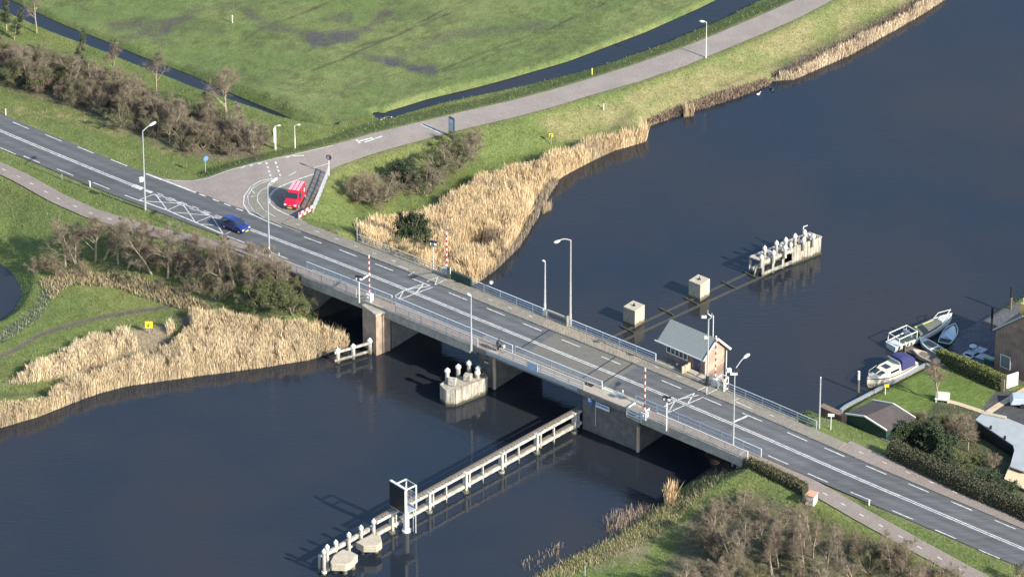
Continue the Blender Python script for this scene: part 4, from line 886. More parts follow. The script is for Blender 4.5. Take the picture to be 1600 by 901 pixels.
van = vehicle('parked_van', 'small red van with pale striped roof parked in the lay-by', 'van', None, 0, 4.1, 1.7, 1.85,
    [(-2.02, .35, .95, 1.72, .78, .66), (-1.9, .22, .98, 1.84, .84, .70), (-.2, .2, 1.0, 1.88, .86, .72), (.55, .2, 1.0, 1.84, .86, .70), (.72, .2, 1.0, 1.74, .86, .69), (1.28, .2, .98, 1.16, .86, .76), (1.75, .22, .88, 1.0, .84, .72), (2.0, .28, .74, .84, .78, .66), (2.08, .35, .62, .70, .70, .6)], M_redp)
wheels(van, (-1.35, 1.3), .85, .31)
quad([(.80, -.64, 1.70), (.80, .64, 1.70), (1.26, .72, 1.20), (1.26, -.72, 1.20)], Vector((1, 0, 1)), M_glass, 'windscreen', van)
for s in (-1, 1):
    quad([(.1, s * .865, 1.02), (1.05, s * .86, 1.04), (.72, s * .735, 1.62), (.1, s * .75, 1.68)], Vector((0, s, 0)), M_glass, 'side_window', van)
    MB().box((2.0, s * .6, .72), (.16, .28, .2)).build('headlight', M_lens, van, bevel=.02)
    MB().box((.95, s * .98, 1.12), (.14, .2, .2)).build('mirror', M_redp, van, bevel=.02)
    MB().cyl((-1.0, s * .865, 1.3), (-1.0, s * .88, 1.3), .24, .24, 12).build('white_emblem', M_wpaint, van)
MB().box((2.06, 0, .42), (.2, 1.6, .3)).build('bumper', M_bump, van, bevel=.05)
MB().box((2.18, 0, .45), (.03, .55, .13)).build('number_plate', M_plate, van); MB().box((2.07, 0, .68), (.05, .2, .06)).build('badge', M_wpaint, van)
for y in (-.47, 0, .47): MB().box((-.7, y, 1.9), (2.35, .36, .03)).build('roof_stripe', mat('pale_pink_stripe', (.58,.33,.37), .5), van)
for s in (-1, 1): MB().box((-1.98, s * .7, 1.2), (.1, .12, .4)).build('tail_light', M_red, van)
quad([(-1.97, -.5, 1.1), (-1.97, .5, 1.1), (-1.95, .5, 1.6), (-1.95, -.5, 1.6)], Vector((-1, 0, 0)), M_glass, 'rear_window', van)
vp = on(461, 317, RZ); van.location = (vp.x, vp.y, vp.z + .025); van.rotation_euler = (0, 0, math.atan2(-.965, -.26)); van.scale = (1.0, 1.0, 1.04)
car = vehicle('moving_car', 'small dark blue hatchback driving in the near lane towards the bridge', 'car', None, 0, 3.8, 1.6, 1.45,
    [(-1.85, .4, .85, .95, .68, .6), (-1.78, .28, .9, 1.22, .76, .56), (-1.45, .2, .92, 1.42, .79, .58), (-.5, .2, .92, 1.47, .8, .6), (.2, .2, .92, 1.44, .8, .59), (.35, .2, .92, 1.38, .8, .59), (.98, .2, .9, .98, .8, .68), (1.5, .22, .8, .88, .78, .66), (1.78, .28, .66, .74, .72, .6), (1.86, .35, .55, .6, .66, .55)], M_bluep)
wheels(car, (-1.2, 1.2), .79, .28)
quad([(.42, -.55, 1.36), (.42, .55, 1.36), (.95, .66, 1.0), (.95, -.66, 1.0)], Vector((1, 0, 1)), M_glass, 'windscreen', car)
quad([(-1.5, -.5, 1.38), (-1.5, .5, 1.38), (-1.8, .6, 1.0), (-1.8, -.6, 1.0)], Vector((-1, 0, 1)), M_glass, 'rear_window', car)
for s in (-1, 1):
    quad([(-.45, s * .80, .95), (.8, s * .80, .96), (.38, s * .625, 1.33), (-.45, s * .635, 1.38)], Vector((0, s, 0)), M_glass, 'side_window', car)
    quad([(-1.4, s * .79, .97), (-.55, s * .80, .95), (-.55, s * .635, 1.38), (-1.3, s * .62, 1.35)], Vector((0, s, 0)), M_glass, 'side_window', car)
    MB().box((1.78, s * .55, .62), (.16, .3, .15)).build('headlight', M_lens, car, bevel=.02); MB().box((.7, s * .9, 1.0), (.12, .18, .14)).build('mirror', M_bluep, car, bevel=.02)
    MB().box((-1.84, s * .58, .8), (.08, .18, .25)).build('tail_light', M_red, car)
MB().box((1.84, 0, .38), (.16, 1.46, .22)).build('bumper', M_bluep, car, bevel=.04); MB().box((1.94, 0, .38), (.03, .5, .12)).build('number_plate', M_plate, car); MB().box((1.84, 0, .56), (.05, .7, .1)).build('grille', M_bump, car)
cp = onroad(368, 358); car.location = (cp.x, cp.y, cp.z + .02); car.rotation_euler = (0, math.radians(-1.5), math.atan2(float(Sl(cp.x)), 1)); car.scale = (.95, .95, .97)

# ================================================================== CYCLIST
cy = RP(X(783, 547, .12), -4.3, .12); cdir = math.atan2(float(Sl(cy.x)), 1)
bk = thing('bicycle', (0, 0, 0), 'dark bicycle with pale front bag ridden on the near footway of the bridge', 'bicycle')
for x in (-.52, .52):
    m = MB(); n_ = 22
    for i in range(n_):
        a, c = 2 * math.pi * i / n_, 2 * math.pi * (i + 1) / n_; m.cyl((x + .34 * math.cos(a), 0, .35 + .34 * math.sin(a)), (x + .34 * math.cos(c), 0, .35 + .34 * math.sin(c)), .022, .022, 6)
    wv = m.build('wheel', M_dark, bk); m = MB(); [m.cyl((x, 0, .35), (x + .33 * math.cos(a), 0, .35 + .33 * math.sin(a)), .006, .006, 4) for a in np.arange(0, 6.28, .52)]; m.build('spokes', M_steel, wv)
m = MB(); m.tube([(-.52, 0, .35), (-.1, 0, .33), (.38, 0, .78), (-.25, 0, .75), (-.1, 0, .33)], .022); m.tube([(-.52, 0, .35), (-.25, 0, .75)], .018); m.tube([(.52, 0, .35), (.36, 0, .85), (.34, 0, 1.02)], .022); m.tube([(-.25, 0, .75), (-.28, 0, .92)], .018); m.build('frame', M_dark, bk)
MB().tube([(.26, -.28, 1.05), (.34, 0, 1.04), (.26, .28, 1.05)], .018).build('handlebar', M_dark, bk); MB().box((-.28, 0, .94), (.28, .16, .07)).build('saddle', M_dark, bk, bevel=.02)
MB().box((.62, 0, .88), (.3, .4, .35)).build('bag', M_cream, bk, bevel=.05); MB().box((-.1, 0, .30), (.3, .24, .04)).build('pedals', M_dark, bk)
bk.location = cy; bk.rotation_euler = (0, 0, cdir)
def person(name, label, joints, edges, radii, mt, head, loc, rz):
    t = thing(name, (0, 0, 0), label, 'person')
    me = bpy.data.meshes.new('body'); me.from_pydata(joints, edges, []); o = bpy.data.objects.new('body', me); COL.objects.link(o); o.parent = t; me.materials.append(mt)
    sm = o.modifiers.new('skin', 'SKIN'); sv = me.skin_vertices[0].data if me.skin_vertices else None
    if sv is None:
        bm = bmesh.new(); bm.from_mesh(me); bm.verts.layers.skin.verify(); bm.to_mesh(me); bm.free(); sv = me.skin_vertices[0].data
    for i, r in enumerate(radii): sv[i].radius = (r, r); sv[i].use_root = (i == 0)
    ss = o.modifiers.new('smooth', 'SUBSURF'); ss.levels = 1; ss.render_levels = 2
    dg = bpy.context.evaluated_depsgraph_get(); dg.update(); ev = o.evaluated_get(dg); nm = bpy.data.meshes.new_from_object(ev); nm.materials.clear(); nm.materials.append(mt)
    o.modifiers.clear(); o.data = nm
    h = Vector(head); rg = []
    for f in (.05, .4, .8, 1.2, 1.6, 2.0, 2.5, 3.09): rg.append([h + Vector((math.cos(q) * .095 * math.sin(f) * (1.08 if abs(math.cos(q)) > .8 else 1), math.sin(q) * .075 * math.sin(f), .12 * math.cos(f))) for q in [i * math.pi / 6 for i in range(12)]])
    hd_ = MB().loft(rg).build('head', mat('skin', (.45,.27,.19), .6), t, smooth=True)
    MB().loft([[v + Vector((-.012, 0, .018)) + (v - h) * .1 for v in r] for r in rg[:5]]).build('hair', mat('dark_hair', (.03,.02,.015), .8), t, smooth=True)
    MB().cyl(h + Vector((.09, 0, -.01)), h + Vector((.125, 0, -.025)), .018, .01, 6).build('nose', mat('skin', (.45,.27,.19), .6), hd_)
    t.location = loc; t.rotation_euler = (0, 0, rz); return t
J = [(-.26,0,.98),(-.2,0,1.2),(-.1,0,1.4),(-.06,0,1.5),(-.1,.17,1.4),(.08,.24,1.2),(.26,.26,1.08),(-.1,-.17,1.4),(.08,-.24,1.2),(.26,-.26,1.08),(-.24,.1,.95),(.12,.12,.82),(-.02,.12,.42),(.1,.12,.36),(-.24,-.1,.95),(.14,-.12,.68),(-.1,-.12,.27),(.04,-.12,.22)]
Ed = [(0,1),(1,2),(2,3),(2,4),(4,5),(5,6),(2,7),(7,8),(8,9),(0,10),(10,11),(11,12),(12,13),(0,14),(14,15),(15,16),(16,17)]
Rr = [.15,.15,.16,.06,.09,.06,.04,.09,.06,.04,.12,.085,.055,.045,.12,.085,.055,.045]
person('person', 'cyclist in dark clothes riding along the near footway of the bridge', J, Ed, Rr, mat('dark_navy_clothes', (.025,.027,.045), .85), (-.01, 0, 1.66), cy, cdir)

# ================================================================== FENDERS AND DOLPHINS IN THE WATER
def pile(p, z0, z1, r, par, cap=True, name='pile', mt=None):
    a = Vector((p.x, p.y, z0)); o = MB().cyl(a, Vector((p.x, p.y, z1)), r, r * .95, 10).build(name, mt or M_gwhite, par)
    if cap: MB().cyl((p.x, p.y, z1 - .12), (p.x, p.y, z1 + .12), r * 1.3, r * 1.3, 12).cyl((p.x, p.y, z1 + .12), (p.x, p.y, z1 + .42), r * 1.3, r * .15, 12).build('cap', M_wpaint, o)
    return o
W_ = lambda a, b, z=0.0: Vector(G(a, b, z))
# small left fender
q0, q1, q2 = W_(528, 566), W_(552, 560), W_(578, 552)
t = thing('small_fender', q0, 'short white three post fender beside the reeds and the left brick pier', 'fender')
pile(q0, -1, 1.55, .26, t); pile(q1, -1, 1.6, .24, t); pile(q2, -1, 1.7, .26, t)
e0, e1 = W_(523, 568), W_(583, 551)
for z in (.35, 1.45): MB().beam(Vector((e0.x, e0.y, z)), Vector((e1.x, e1.y, z)), .2, .26).build('rail', M_gwhite, t)
MB().beam(W_(497, 555, .4), W_(524, 545, .4), .3, .3).build('mooring_beam', M_wood, t)
# boarded south island
def poly_island(name, label, topz, px, boards_n, par=None):
    P = [W_(a, b, topz) for a, b in px]; t = thing(name, Vector((P[0].x, P[0].y, 0)), label, 'dolphin')
    MB().prism([(p.x, p.y) for p in P], topz - .5, topz - .12).build('deck', M_conc, t)
    for i in range(len(P)):
        a, c = P[i], P[(i + 1) % len(P)]; L = (c - a).length; k = max(1, int(L / .45)); m = MB(); r_ = random.Random(i)
        for j in range(k):
            s0, s1 = a.lerp(c, (j + .03) / k), a.lerp(c, (j + .97) / k); m.beam(Vector((s0.x, s0.y, 0)).lerp(Vector((s0.x, s0.y, 0)), 0) + Vector((0, 0, (topz - .6) / 2)), Vector((s1.x, s1.y, (topz - .6) / 2)), .14 + r_.random() * .05, topz + .6 + r_.uniform(-.03, .03))
        m.build('boarding', M_board, t)
    al = [MB().beam(Vector((P[i].x, P[i].y, .1)), Vector((P[(i + 1) % len(P)].x, P[(i + 1) % len(P)].y, .1)), .24, .3) for i in range(len(P))]
    merge(*al).build('waterline_beam', M_algae, t); return t, P
M_board = mat('pale_weathered_boards', (.44,.405,.345), .85, (.17,.15,.115), 1.5, 1.0, .01, tide=True, stretch=(3, 3, .35), fine=5)
t, P = poly_island('boarded_dolphin', 'boarded white timber dolphin with capped posts in front of the middle bridge pier', 2.15, [(688.5,600),(697,608.5),(711,609),(761,589),(757,582),(700,592)], 5)
for px, py, z in ((699,592,3.6),(716,586,3.6),(733,580,3.6),(746,589,3.1),(747,585,3.3)): 
    q = W_(px, py, 2.15); pile(q, 1.5, z - .35, .26, t)
for px, py in ((707,599),(731,592)): q = W_(px, py, 2.15); MB().box((q.x, q.y, 2.45), (.9, .8, .7), -.3).build('bollard_block', M_gwhite, t, bevel=.08)
# long near fender
A0, A1 = W_(500, 893), W_(908, 669)
t = thing('long_fender', A1, 'long white fender of posts and double rails running from the bridge to the lower left', 'fender')
def FX(px): # point on the fender line at picture column px
    k = (px - 500) / (908 - 500); return W_(500 + 408 * k, 893 - 224 * k)
mainp = [897, 838, 783, 727, 670, 612]
M_fw = mat('fender_white_steel', (.46,.46,.425), .6, (.24,.225,.18), 1.8, .9, tide=True, fine=4)
fdv = (A1 - A0).normalized(); fn_ = Vector((-fdv.y, fdv.x, 0))
for px in mainp:
    q = FX(px); o = MB().box((q.x, q.y, 1.15), (.34, .5, 2.9), math.atan2(fdv.y, fdv.x)).build('post', M_fw, t); MB().cyl((q.x, q.y, -1), (q.x, q.y, .25), .42, .42, 14).build('foot', M_fw, o)
    q = FX(px + 7); MB().box((q.x + fn_.x * .1, q.y + fn_.y * .1, 1.4), (.2, .3, 2.2), math.atan2(fdv.y, fdv.x)).build('brace_post', M_fw, t)
for px in (865, 810, 754, 697, 645): q = FX(px); MB().box((q.x, q.y, .9), (.16, .22, 2.9), math.atan2(fdv.y, fdv.x)).build('thin_post', M_fw, t)
for z, o_, h_ in ((2.35, 0, .3), (2.62, .35, .14), (.8, 0, .38), (1.0, .35, .12)):
    a, c = FX(588) + fn_ * o_, FX(908) + fn_ * o_; MB().beam((a.x, a.y, z), (c.x, c.y, z), .22 if h_ > .2 else .34, h_).build('rail', M_fw if h_ > .2 else M_wood, t)
m = MB(); q0, q1 = FX(588), FX(908); L = (q1 - q0).length
for i in range(int(L / .5)): q = q0.lerp(q1, (i + .5) * .5 / L) + fn_ * .18; m.box((q.x, q.y, 2.56), (.09, .5, .06), math.atan2(fdv.y, fdv.x))
m.build('grating', M_fw, t)
# billboard-like canal signal screen on its post
q = W_(635, 829); t = thing('signal_screen', q, 'white post platform with dark screen board standing on the long fender', 'signal board')
MB().cyl((q.x, q.y, -1), (q.x, q.y, 3.0), .36, .34, 16).build('post', M_wpaint, t); MB().cyl((q.x, q.y, -.2), (q.x, q.y, .2), .52, .5, 16).build('foot', M_wpaint, t)
def SP(a, b, z): return Vector(G(a, b, 0)) + Vector((0, 0, 0)) if False else None
zt_, zb_ = 6.3, 3.25
TL, TR = W_(609, 751, zt_), W_(633, 765.5, zt_); dsc_ = (TR - TL); dl = dsc_.normalized(); nn = Vector((-dl.y, dl.x, 0)); nn = nn if nn.x > 0 else -nn
MB().obox((TL + TR) / 2 - Vector((0, 0, (zt_ - zb_) / 2)), dsc_, nn * .12, (0, 0, zt_ - zb_)).build('screen', M_dark, t)
fr = MB(); z0v = Vector((0, 0, zt_ - zb_))
fr.beam(TL + nn * .1, TR + nn * .1 + dl * .1, .28, .24); fr.beam(TR + nn * .1, TR + nn * .1 - z0v, .28, .28); fr.beam(TL - z0v + nn * .1, TR - z0v + nn * .1, .2, .2); fr.build('frame', M_wpaint, t)
bk1, bk2 = TL + nn * 2.1 + Vector((0, 0, 0)) + dl * .9, TR + nn * 1.5
for p_ in (TL + dl * .9, TR): MB().beam(p_ + nn * .1, p_ + nn * 1.6, .12, .12).build('top_bar', M_wpaint, t); MB().beam(p_ + nn * 1.6, p_ + nn * 1.6 - z0v * .98, .16, .16).build('upright', M_wpaint, t)
MB().beam(TL + dl * .9 + nn * 1.6, TR + nn * 1.6, .05, .05).build('top_bar', M_wpaint, t)
m = MB()
for k in range(9): a = (TL + dl * .9).lerp(TR, k / 8) + nn * 1.6; m.beam(a - z0v * .98, a - z0v * .35, .035, .035)
for k in range(3): a = TL + dl * .9 + nn * 1.6 - z0v * (.35 + .3 * k); c = TR + nn * 1.6 - z0v * (.35 + .3 * k); m.beam(a, c, .05, .05)
m.build('guard_rail', M_wpaint, t)
cc = (TL + dl * .9 + TR) / 2 + nn * .85 - z0v; MB().obox(cc, (TR - TL - dl * .9), nn * 1.6, (0, 0, .12)).build('platform', M_steel, t)
a = TR + nn * 1.5 - z0v; MB().beam(a, Vector((a.x, a.y, .2)), .08, .08).build('ladder_stile', M_wpaint, t); a = a - dl * .45; MB().beam(a, Vector((a.x, a.y, .2)), .08, .08).build('ladder_stile', M_wpaint, t)
# piles with caps along the end of the fender
names = ['rightmost', 'second from right', 'third from right', 'fourth from right', 'fifth from right', 'leftmost']
tops = [(583.7,805,3.4),(564,815,3.3),(545,826,3.4),(524.5,838,3.0),(511,845,3.5),(506,852,3.3)]
for (px, py, zt), la in zip(tops, names):
    q = W_(px, py + 5, zt); pp = thing('mooring_post', Vector((q.x, q.y, 0)), 'white capped mooring post, %s of the six at the fender tip' % la, 'mooring post', 'capped posts at the fender tip')
    pile(q, -1, zt - .35, .2, pp); MB().cyl((q.x, q.y, .25), (q.x, q.y, .5), .3, .3, 10).build('collar', M_wpaint, pp)
t = thing('timber_waling', FX(585), 'heavy pale timber beam joining the capped posts at the fender tip', 'beam')
a, c = W_(504, 868, 1.9), W_(584, 822, 1.9); MB().beam(a, c, .3, .45).build('beam', M_gwhite, t); MB().beam(a - Vector((0, 0, .9)), c - Vector((0, 0, .9)), .2, .2).build('lower_beam', M_gwhite, t)
q = W_(499.5, 893); MB().cyl((q.x, q.y, -1), (q.x, q.y, 2.2), .16, .16, 8).build('end_pile', M_gwhite, t); MB().beam((q.x, q.y, 2.0), (a.x + .5, a.y + .3, 2.0), .16, .16).build('cross_beam', M_gwhite, t)
bdg = W_(500, 847, 4.0)
# concrete caps on short legs
def hexcap(px, z, th, legs, label):
    P = [W_(a, b, z) for a, b in px]; t = thing('concrete_dolphin', Vector((P[0].x, P[0].y, 0)), label, 'dolphin')
    MB().prism([(p.x, p.y) for p in P], z - th, z).build('cap', M_cream, t, bevel=.06)
    for a, b in legs: q = W_(a, b); MB().cyl((q.x, q.y, -1), (q.x, q.y, z - th), .27, .27, 10).build('leg', M_cream, t)
hexcap([(516,877),(521.5,866.5),(535,857.5),(550,861),(559,866),(548,878),(540,881),(518,880)], 1.75, .9, [(524,893),(539,895),(551,888)], 'left concrete hexagonal cap on legs at the fender tip')
hexcap([(556,846),(583,832.5),(594,835),(597,846),(588,852),(568,852)], 1.75, .85, [(567,864),(588,862),(592,858)], 'right concrete hexagonal cap on legs beside the fender tip')
# far side: two concrete blocks and sunken walkway
def cblock(px, py, label):
    # front bottom corner in the picture
    f = W_(px, py); a = f - RD * 1.62; 
    t = thing('concrete_block', f, label, 'concrete block', 'concrete blocks in the far water')
    P = [f, f + ND * 1.85, f + ND * 1.85 - RD * 1.75, f - RD * 1.75]; MB().prism([(p.x, p.y) for p in P], -1, 2.25).build('block', M_cream, t, bevel=.05)
    c = f + ND * .92 - RD * .87; m = MB().box((c.x, c.y, 2.3), (.3, .3, .12)); m.cyl((c.x, c.y, 2.3), (c.x, c.y, 2.6), .07, .06, 8); m.build('bollard', M_dark, t)
    m = MB(); m.cyl((f - ND * .05).to_tuple()[:2] + (.3,), (f - ND * .05).to_tuple()[:2] + (-.5,), .1, .1, 6)
    return t
cblock(992, 512, 'pale concrete block in the water nearest to the bridge'); cblock(1094, 471, 'pale concrete block in the water farther out next to the timber island')
t = thing('sunken_walkway', W_(950, 528, 0), 'dark algae covered double beam lying at water level between the concrete blocks', 'beam')
for (a, b), (c, d) in (((930,540),(1168,428)), ((948,545),(1200,429))): MB().beam(W_(a, b, -.1), W_(c, d, -.1), .4, .25).build('beam', M_algae, t)
for px, py in ((975,512),(1036,484),(1075,468),(1134,443),(1167,427)): MB().beam(W_(px - 6, py - 3, .06), W_(px + 16, py + 8, .06), .2, .16).build('cross_beam', M_algae, t)
# far timber island: open frame part and boarded part
tz = 2.15; IF0, IF1, IF2 = W_(1192, 432), W_(1239, 412.5), W_(1282, 396)
bk_off = W_(1172, 425) - IF0; t = thing('timber_island', IF0, 'long white timber island with capped posts and open framed left part', 'dolphin')
up_ = lambda p, z: Vector((p.x, p.y, z))
for a, c, side in ((IF0, IF1, 0), (IF0 + bk_off, IF1 + bk_off, 1)):
    for z in (.35, 1.95): MB().beam(up_(a, z), up_(c, z), .25, .35).build('rail', M_gwhite, t)
    for k in range(4): q = a.lerp(c, k / 3); MB().beam(up_(q, -1), up_(q, 2.1), .28, .28).build('post', M_gwhite, t)
for k in range(9):
    q = IF0.lerp(IF2, k / 8); MB().beam(up_(q, tz), up_(q + bk_off, tz), .55, .14).build('deck_board', M_gwhite, t)
k = int((IF2 - IF1).length / .42); m = MB(); r_ = random.Random(1)
for (a, c) in ((IF1, IF2), (IF2, IF2 + bk_off * .9), (IF2 + bk_off * .9, IF1 + bk_off)):
    k = max(2, int((c - a).length / .42)); m = MB()
    for j in range(k):
        s0, s1 = a.lerp(c, (j + .04) / k), a.lerp(c, (j + .96) / k); m.beam(up_(s0, .8), up_(s1, .8), .16 + .05 * r_.random(), 3.0)
    m.build('boarding', M_board, t)
MB().beam(up_(IF1, .05), up_(IF2, .05), .3, .3).build('waterline_beam', M_algae, t)
for i, (px, py) in enumerate([(1195,379),(1213.5,371),(1228,366),(1242.5,360),(1257.5,354)]): q = W_(px, py + 5, 3.7); pile(q, 1.6, 3.35, .2, t)
for i, (px, py) in enumerate([(1190,393),(1209,386),(1227,378),(1256,366),(1271,360.5)]): q = W_(px, py + 5, 3.3); pile(q, 1.6, 2.95, .2, t)
for px, py in ((1203,387),(1220,379),(1236,374),(1249,368),(1265,361)): q = W_(px, py + 4, 3.0); pile(q, 1.5, 2.6, .16, t)
MB().beam(W_(1170, 402, 2.0), W_(1190, 410, 1.6), .22, .22).build('brace', M_wood, t); MB().beam(W_(1182, 415, 1.2), W_(1178, 430, 0), .18, .18).build('brace', M_gwhite, t)
m = MB(); q = W_(1262, 352, 4.2); m.tube([q - Vector((.5, 0, 1.2)), q - Vector((.5, 0, .2)), q], .07); m.build('lamp_arm', M_wpaint, t)
# mooring poles on the right
for px, py0, py1, la, mt in ((1341, 602, 580, 'pale topped mooring pole standing alone left of the cabin boat', M_wpaint), (1549, 512, 480, 'dark mooring pole left of the brick house gable', M_dark), (1579, 480, 447, 'tallest dark mooring pole behind the brick house', M_dark)):
    q = W_(px, py0 + 10); t_ = thing('mooring_pole', q, la, 'mooring pole'); h = (py0 + 10 - py1) / 11.6; MB().cyl(up_(q, -1), up_(q, h * .6), .14, .14, 8).build('pole', M_wood, t_); MB().cyl(up_(q, h * .6), up_(q, h), .15, .14, 8).build('top', mt, t_)

# ================================================================== BOATS
def hull(par, L, B, D, mt, sheer=.35, bow=.0, stern=.8, rim=None, z0=-.25, inner=None):
    st = []; n_ = 12
    for i in range(n_ + 1):
        u = i / n_; x = -L / 2 + L * u; w_ = B / 2 * (stern + (1 - stern) * math.sin(min(1, u / .45) * math.pi / 2)) * (1 if u < .5 else max(.02, 1 - ((u - .5) / .5) ** 2.4))
        zt = D + sheer * max(0, (u - .3) / .7) ** 1.8; xb = x - (L * .06 * max(0, (u - .7) / .3) ** 1.5)
        st.append([(x, -w_, zt), (x - .0, -w_ * .94, zt * .45), (xb, -w_ * .6, z0), (xb, w_ * .6, z0), (x, w_ * .94, zt * .45), (x, w_, zt)])
    h = MB().loft(st).build('hull', mt, par)
    if rim:
        m = MB(); m.tube([s[0] for s in st] + [s[-1] for s in st[::-1]] + [st[0][0]], .06, 6); m.build('rubbing_rail', rim, h)
    if inner:
        m = MB(); P = [(s[0][0] * .9, s[0][1] * .8, s[0][2] + .02) for s in st[1:-2]] + [(s[-1][0] * .9, s[-1][1] * .8, s[-1][2] + .02) for s in st[1:-2][::-1]]
        m.add(P, [tuple(range(len(P)))]); m.build('cockpit_floor', inner, h)
    return st
def place(t, px0, px1, z=0): # stern, bow pixels at the waterline
    a, c = W_(*px0), W_(*px1); t.location = ((a.x + c.x) / 2, (a.y + c.y) / 2, z); t.rotation_euler = (0, 0, math.atan2(c.y - a.y, c.x - a.x)); return (c - a).length
M_cab = mat('cream_gelcoat', (.68,.62,.47), .35, (.60,.54,.42), 2, .5); M_canvas = mat('navy_canvas', (.03,.035,.12), .8)
t = thing('cabin_boat', (0, 0, 0), 'cream cabin cruiser with navy blue canvas hood moored at the lawn', 'boat')
L = 7.2; hull(t, L, 2.7, .95, M_cab, .35, rim=M_wood)
MB().loft([[(x, -w_, .9 + sh), (x, w_, .9 + sh), (x, w_ * .85, zt), (x, -w_ * .85, zt)] for x, w_, zt, sh in ((-.9, 1.05, 1.75, 0), (.9, 1.05, 1.7, .05), (1.3, .98, 1.5, .1), (2.4, .65, 1.25, .15))]).build('cabin', M_cab, t, bevel=.05)
for s in (-1, 1): MB().obox((1.75, s * .42, 1.47), Vector((.75, 0, -.17)), (0, .55, 0), (.02, 0, .05)).build('window', M_glass, t); MB().obox((.1, s * .98, 1.38), Vector((1.3, 0, 0)), (0, .05, 0), (0, 0, .32)).build('window', M_glass, t)
MB().obox((.55, 0, 1.76), (.7, 0, 0), (0, .9, 0), (0, 0, .06)).build('hatch', M_glass, t)
wsd = MB().obox((-.75, 0, 1.98), (.06, 0, 0), (0, 1.8, 0), (.25, 0, .5)).build('windscreen', mat('pale_glass', (.42,.48,.52), .1), t); MB().beam((-.62, -.95, 2.25), (-.62, .95, 2.25), .06, .06).build('frame', M_steel, wsd)
MB().loft([[(x, -1.1, 1.0), (x, 1.1, 1.0), (x, 1.0, zt - .15), (x, .6, zt), (x, -.6, zt), (x, -1.0, zt - .15)] for x, zt in ((-3.1, 1.9), (-2.4, 2.25), (-1.5, 2.45), (-1.0, 2.35))]).build('canvas_hood', M_canvas, t, bevel=.04)
m = MB(); P = [(.9, -1.15, 1.15), (1.0, -1.15, 1.55), (2.6, -.7, 1.7), (3.4, 0, 1.8), (2.6, .7, 1.7), (1.0, 1.15, 1.55)]; m.tube(P, .03); m.build('pulpit_rail', M_steel, t)
MB().box((-3.4, 0, 1.0), (.4, 2.0, .12)).build('stern_deck', M_cab, t)
place(t, (1417, 577), (1362, 603))
t = thing('open_motor_boat', (0, 0, 0), 'long grey open motor boat with white frame and dark cover moored beyond the jetty', 'boat')
M_gboat = mat('grey_white_boat', (.50,.52,.50), .5, (.36,.38,.37), 2, .6); M_cover = mat('dark_green_cover', (.09,.10,.085), .8, (.06,.07,.06), 2, .6)
hull(t, 9.6, 2.2, .75, M_gboat, .6, stern=.75, rim=M_wpaint, inner=mat('dark_green_cockpit', (.05,.075,.06), .7))
MB().loft([[(x, -w_, .85), (x, w_, .85), (x, w_ * .8, 1.2), (x, 0, zt), (x, -w_ * .8, 1.2)] for x, w_, zt in ((-1.0, 1.0, 1.6), (1.5, 1.0, 1.5), (2.6, .8, 1.35))]).build('cover', M_cover, t)
MB().beam((-1.1, -.0, 1.68), (1.9, 0, 1.6), .16, .1).build('cover_ridge', mat('yellow_green_strip', (.40,.42,.16), .7), t)
fm = MB()
for x in (-4.4, -1.6): fm.tube([(x, -.95, .8), (x + .1, -.9, 1.7), (x + .1, .9, 1.7), (x, .95, .8)], .06)
for s in (-1, 1): fm.tube([(-4.3, s * .9, 1.7), (-1.5, s * .9, 1.7)], .06)
fm.build('roof_frame', M_wpaint, t); MB().box((-2.2, 0, 1.35), (.06, 1.5, .6)).build('windscreen', mat('pale_glass', (.42,.48,.52), .1), t)
MB().tube([(2.6, -.7, 1.2), (3.2, -.6, 1.75), (4.6, 0, 1.95), (3.2, .6, 1.75), (2.6, .7, 1.2)], .045).build('bow_rail', M_wpaint, t)
place(t, (1396, 545), (1482, 507))
t = thing('teal_dinghy', (0, 0, 0), 'narrow teal and white rowing dinghy between the motor boat and the hedge', 'boat')
hull(t, 5.2, 1.5, .55, mat('pale_teal', (.20,.33,.34), .5, (.45,.5,.5), 2.5, .9), .3, rim=M_wpaint, inner=M_cover); MB().box((0, 0, .6), (.3, 1.3, .05)).build('thwart', M_wpaint, t)
place(t, (1480, 562), (1440, 538))
t = thing('covered_boat', (0, 0, 0), 'small boat under a pale blue grey tarpaulin in the shade by the jetty', 'boat')
hull(t, 4.2, 1.7, .6, M_green, .3, rim=M_steel); MB().loft([[(x, -w_, .62), (x, w_, .62), (x, 0, zt)] for x, w_, zt in ((-1.2, .75, 1.0), (.2, .8, 1.25), (1.5, .5, 1.0))]).build('tarpaulin', mat('pale_blue_tarp', (.42,.52,.58), .6), t)
place(t, (1476, 540), (1490, 518))
t = thing('rowing_boat', (0, 0, 0), 'low pale brown rowing boat along the inlet beside the clipped hedge', 'boat')
hull(t, 4.8, 1.4, .5, mat('pale_brown_boat', (.50,.42,.33), .6, (.3,.24,.18), 2.5, .9), .3, rim=M_cream, inner=M_wood); MB().box((.4, 0, .55), (.35, 1.2, .06)).build('thwart', M_cream, t); MB().box((-1.0, 0, .58), (.9, 1.0, .3)).build('seat', M_cream, t, bevel=.08)
place(t, (1478, 573), (1430, 556))
t = thing('jetty', W_(1430, 550), 'dark grey plank jetty between the boats', 'jetty')
JP = [W_(a, b, .45) for a, b in ((1412,546),(1424,541),(1478,560),(1464,569))]; MB().prism([(p.x, p.y) for p in JP], .3, .45).build('deck', M_wood, t)
for q in JP: MB().cyl((q.x, q.y, -1), (q.x, q.y, 1.0), .11, .11, 8).build('pile', M_wood, t)
q = W_(1414, 553); t_ = thing('mooring_pole', q, 'white mooring pole between cabin cruiser and jetty', 'mooring pole'); MB().cyl(up_(q, -1), up_(q, 1.3), .09).build('pole', M_wood, t_); MB().cyl(up_(q, 1.3), up_(q, 1.6), .1).build('top', M_wpaint, t_)
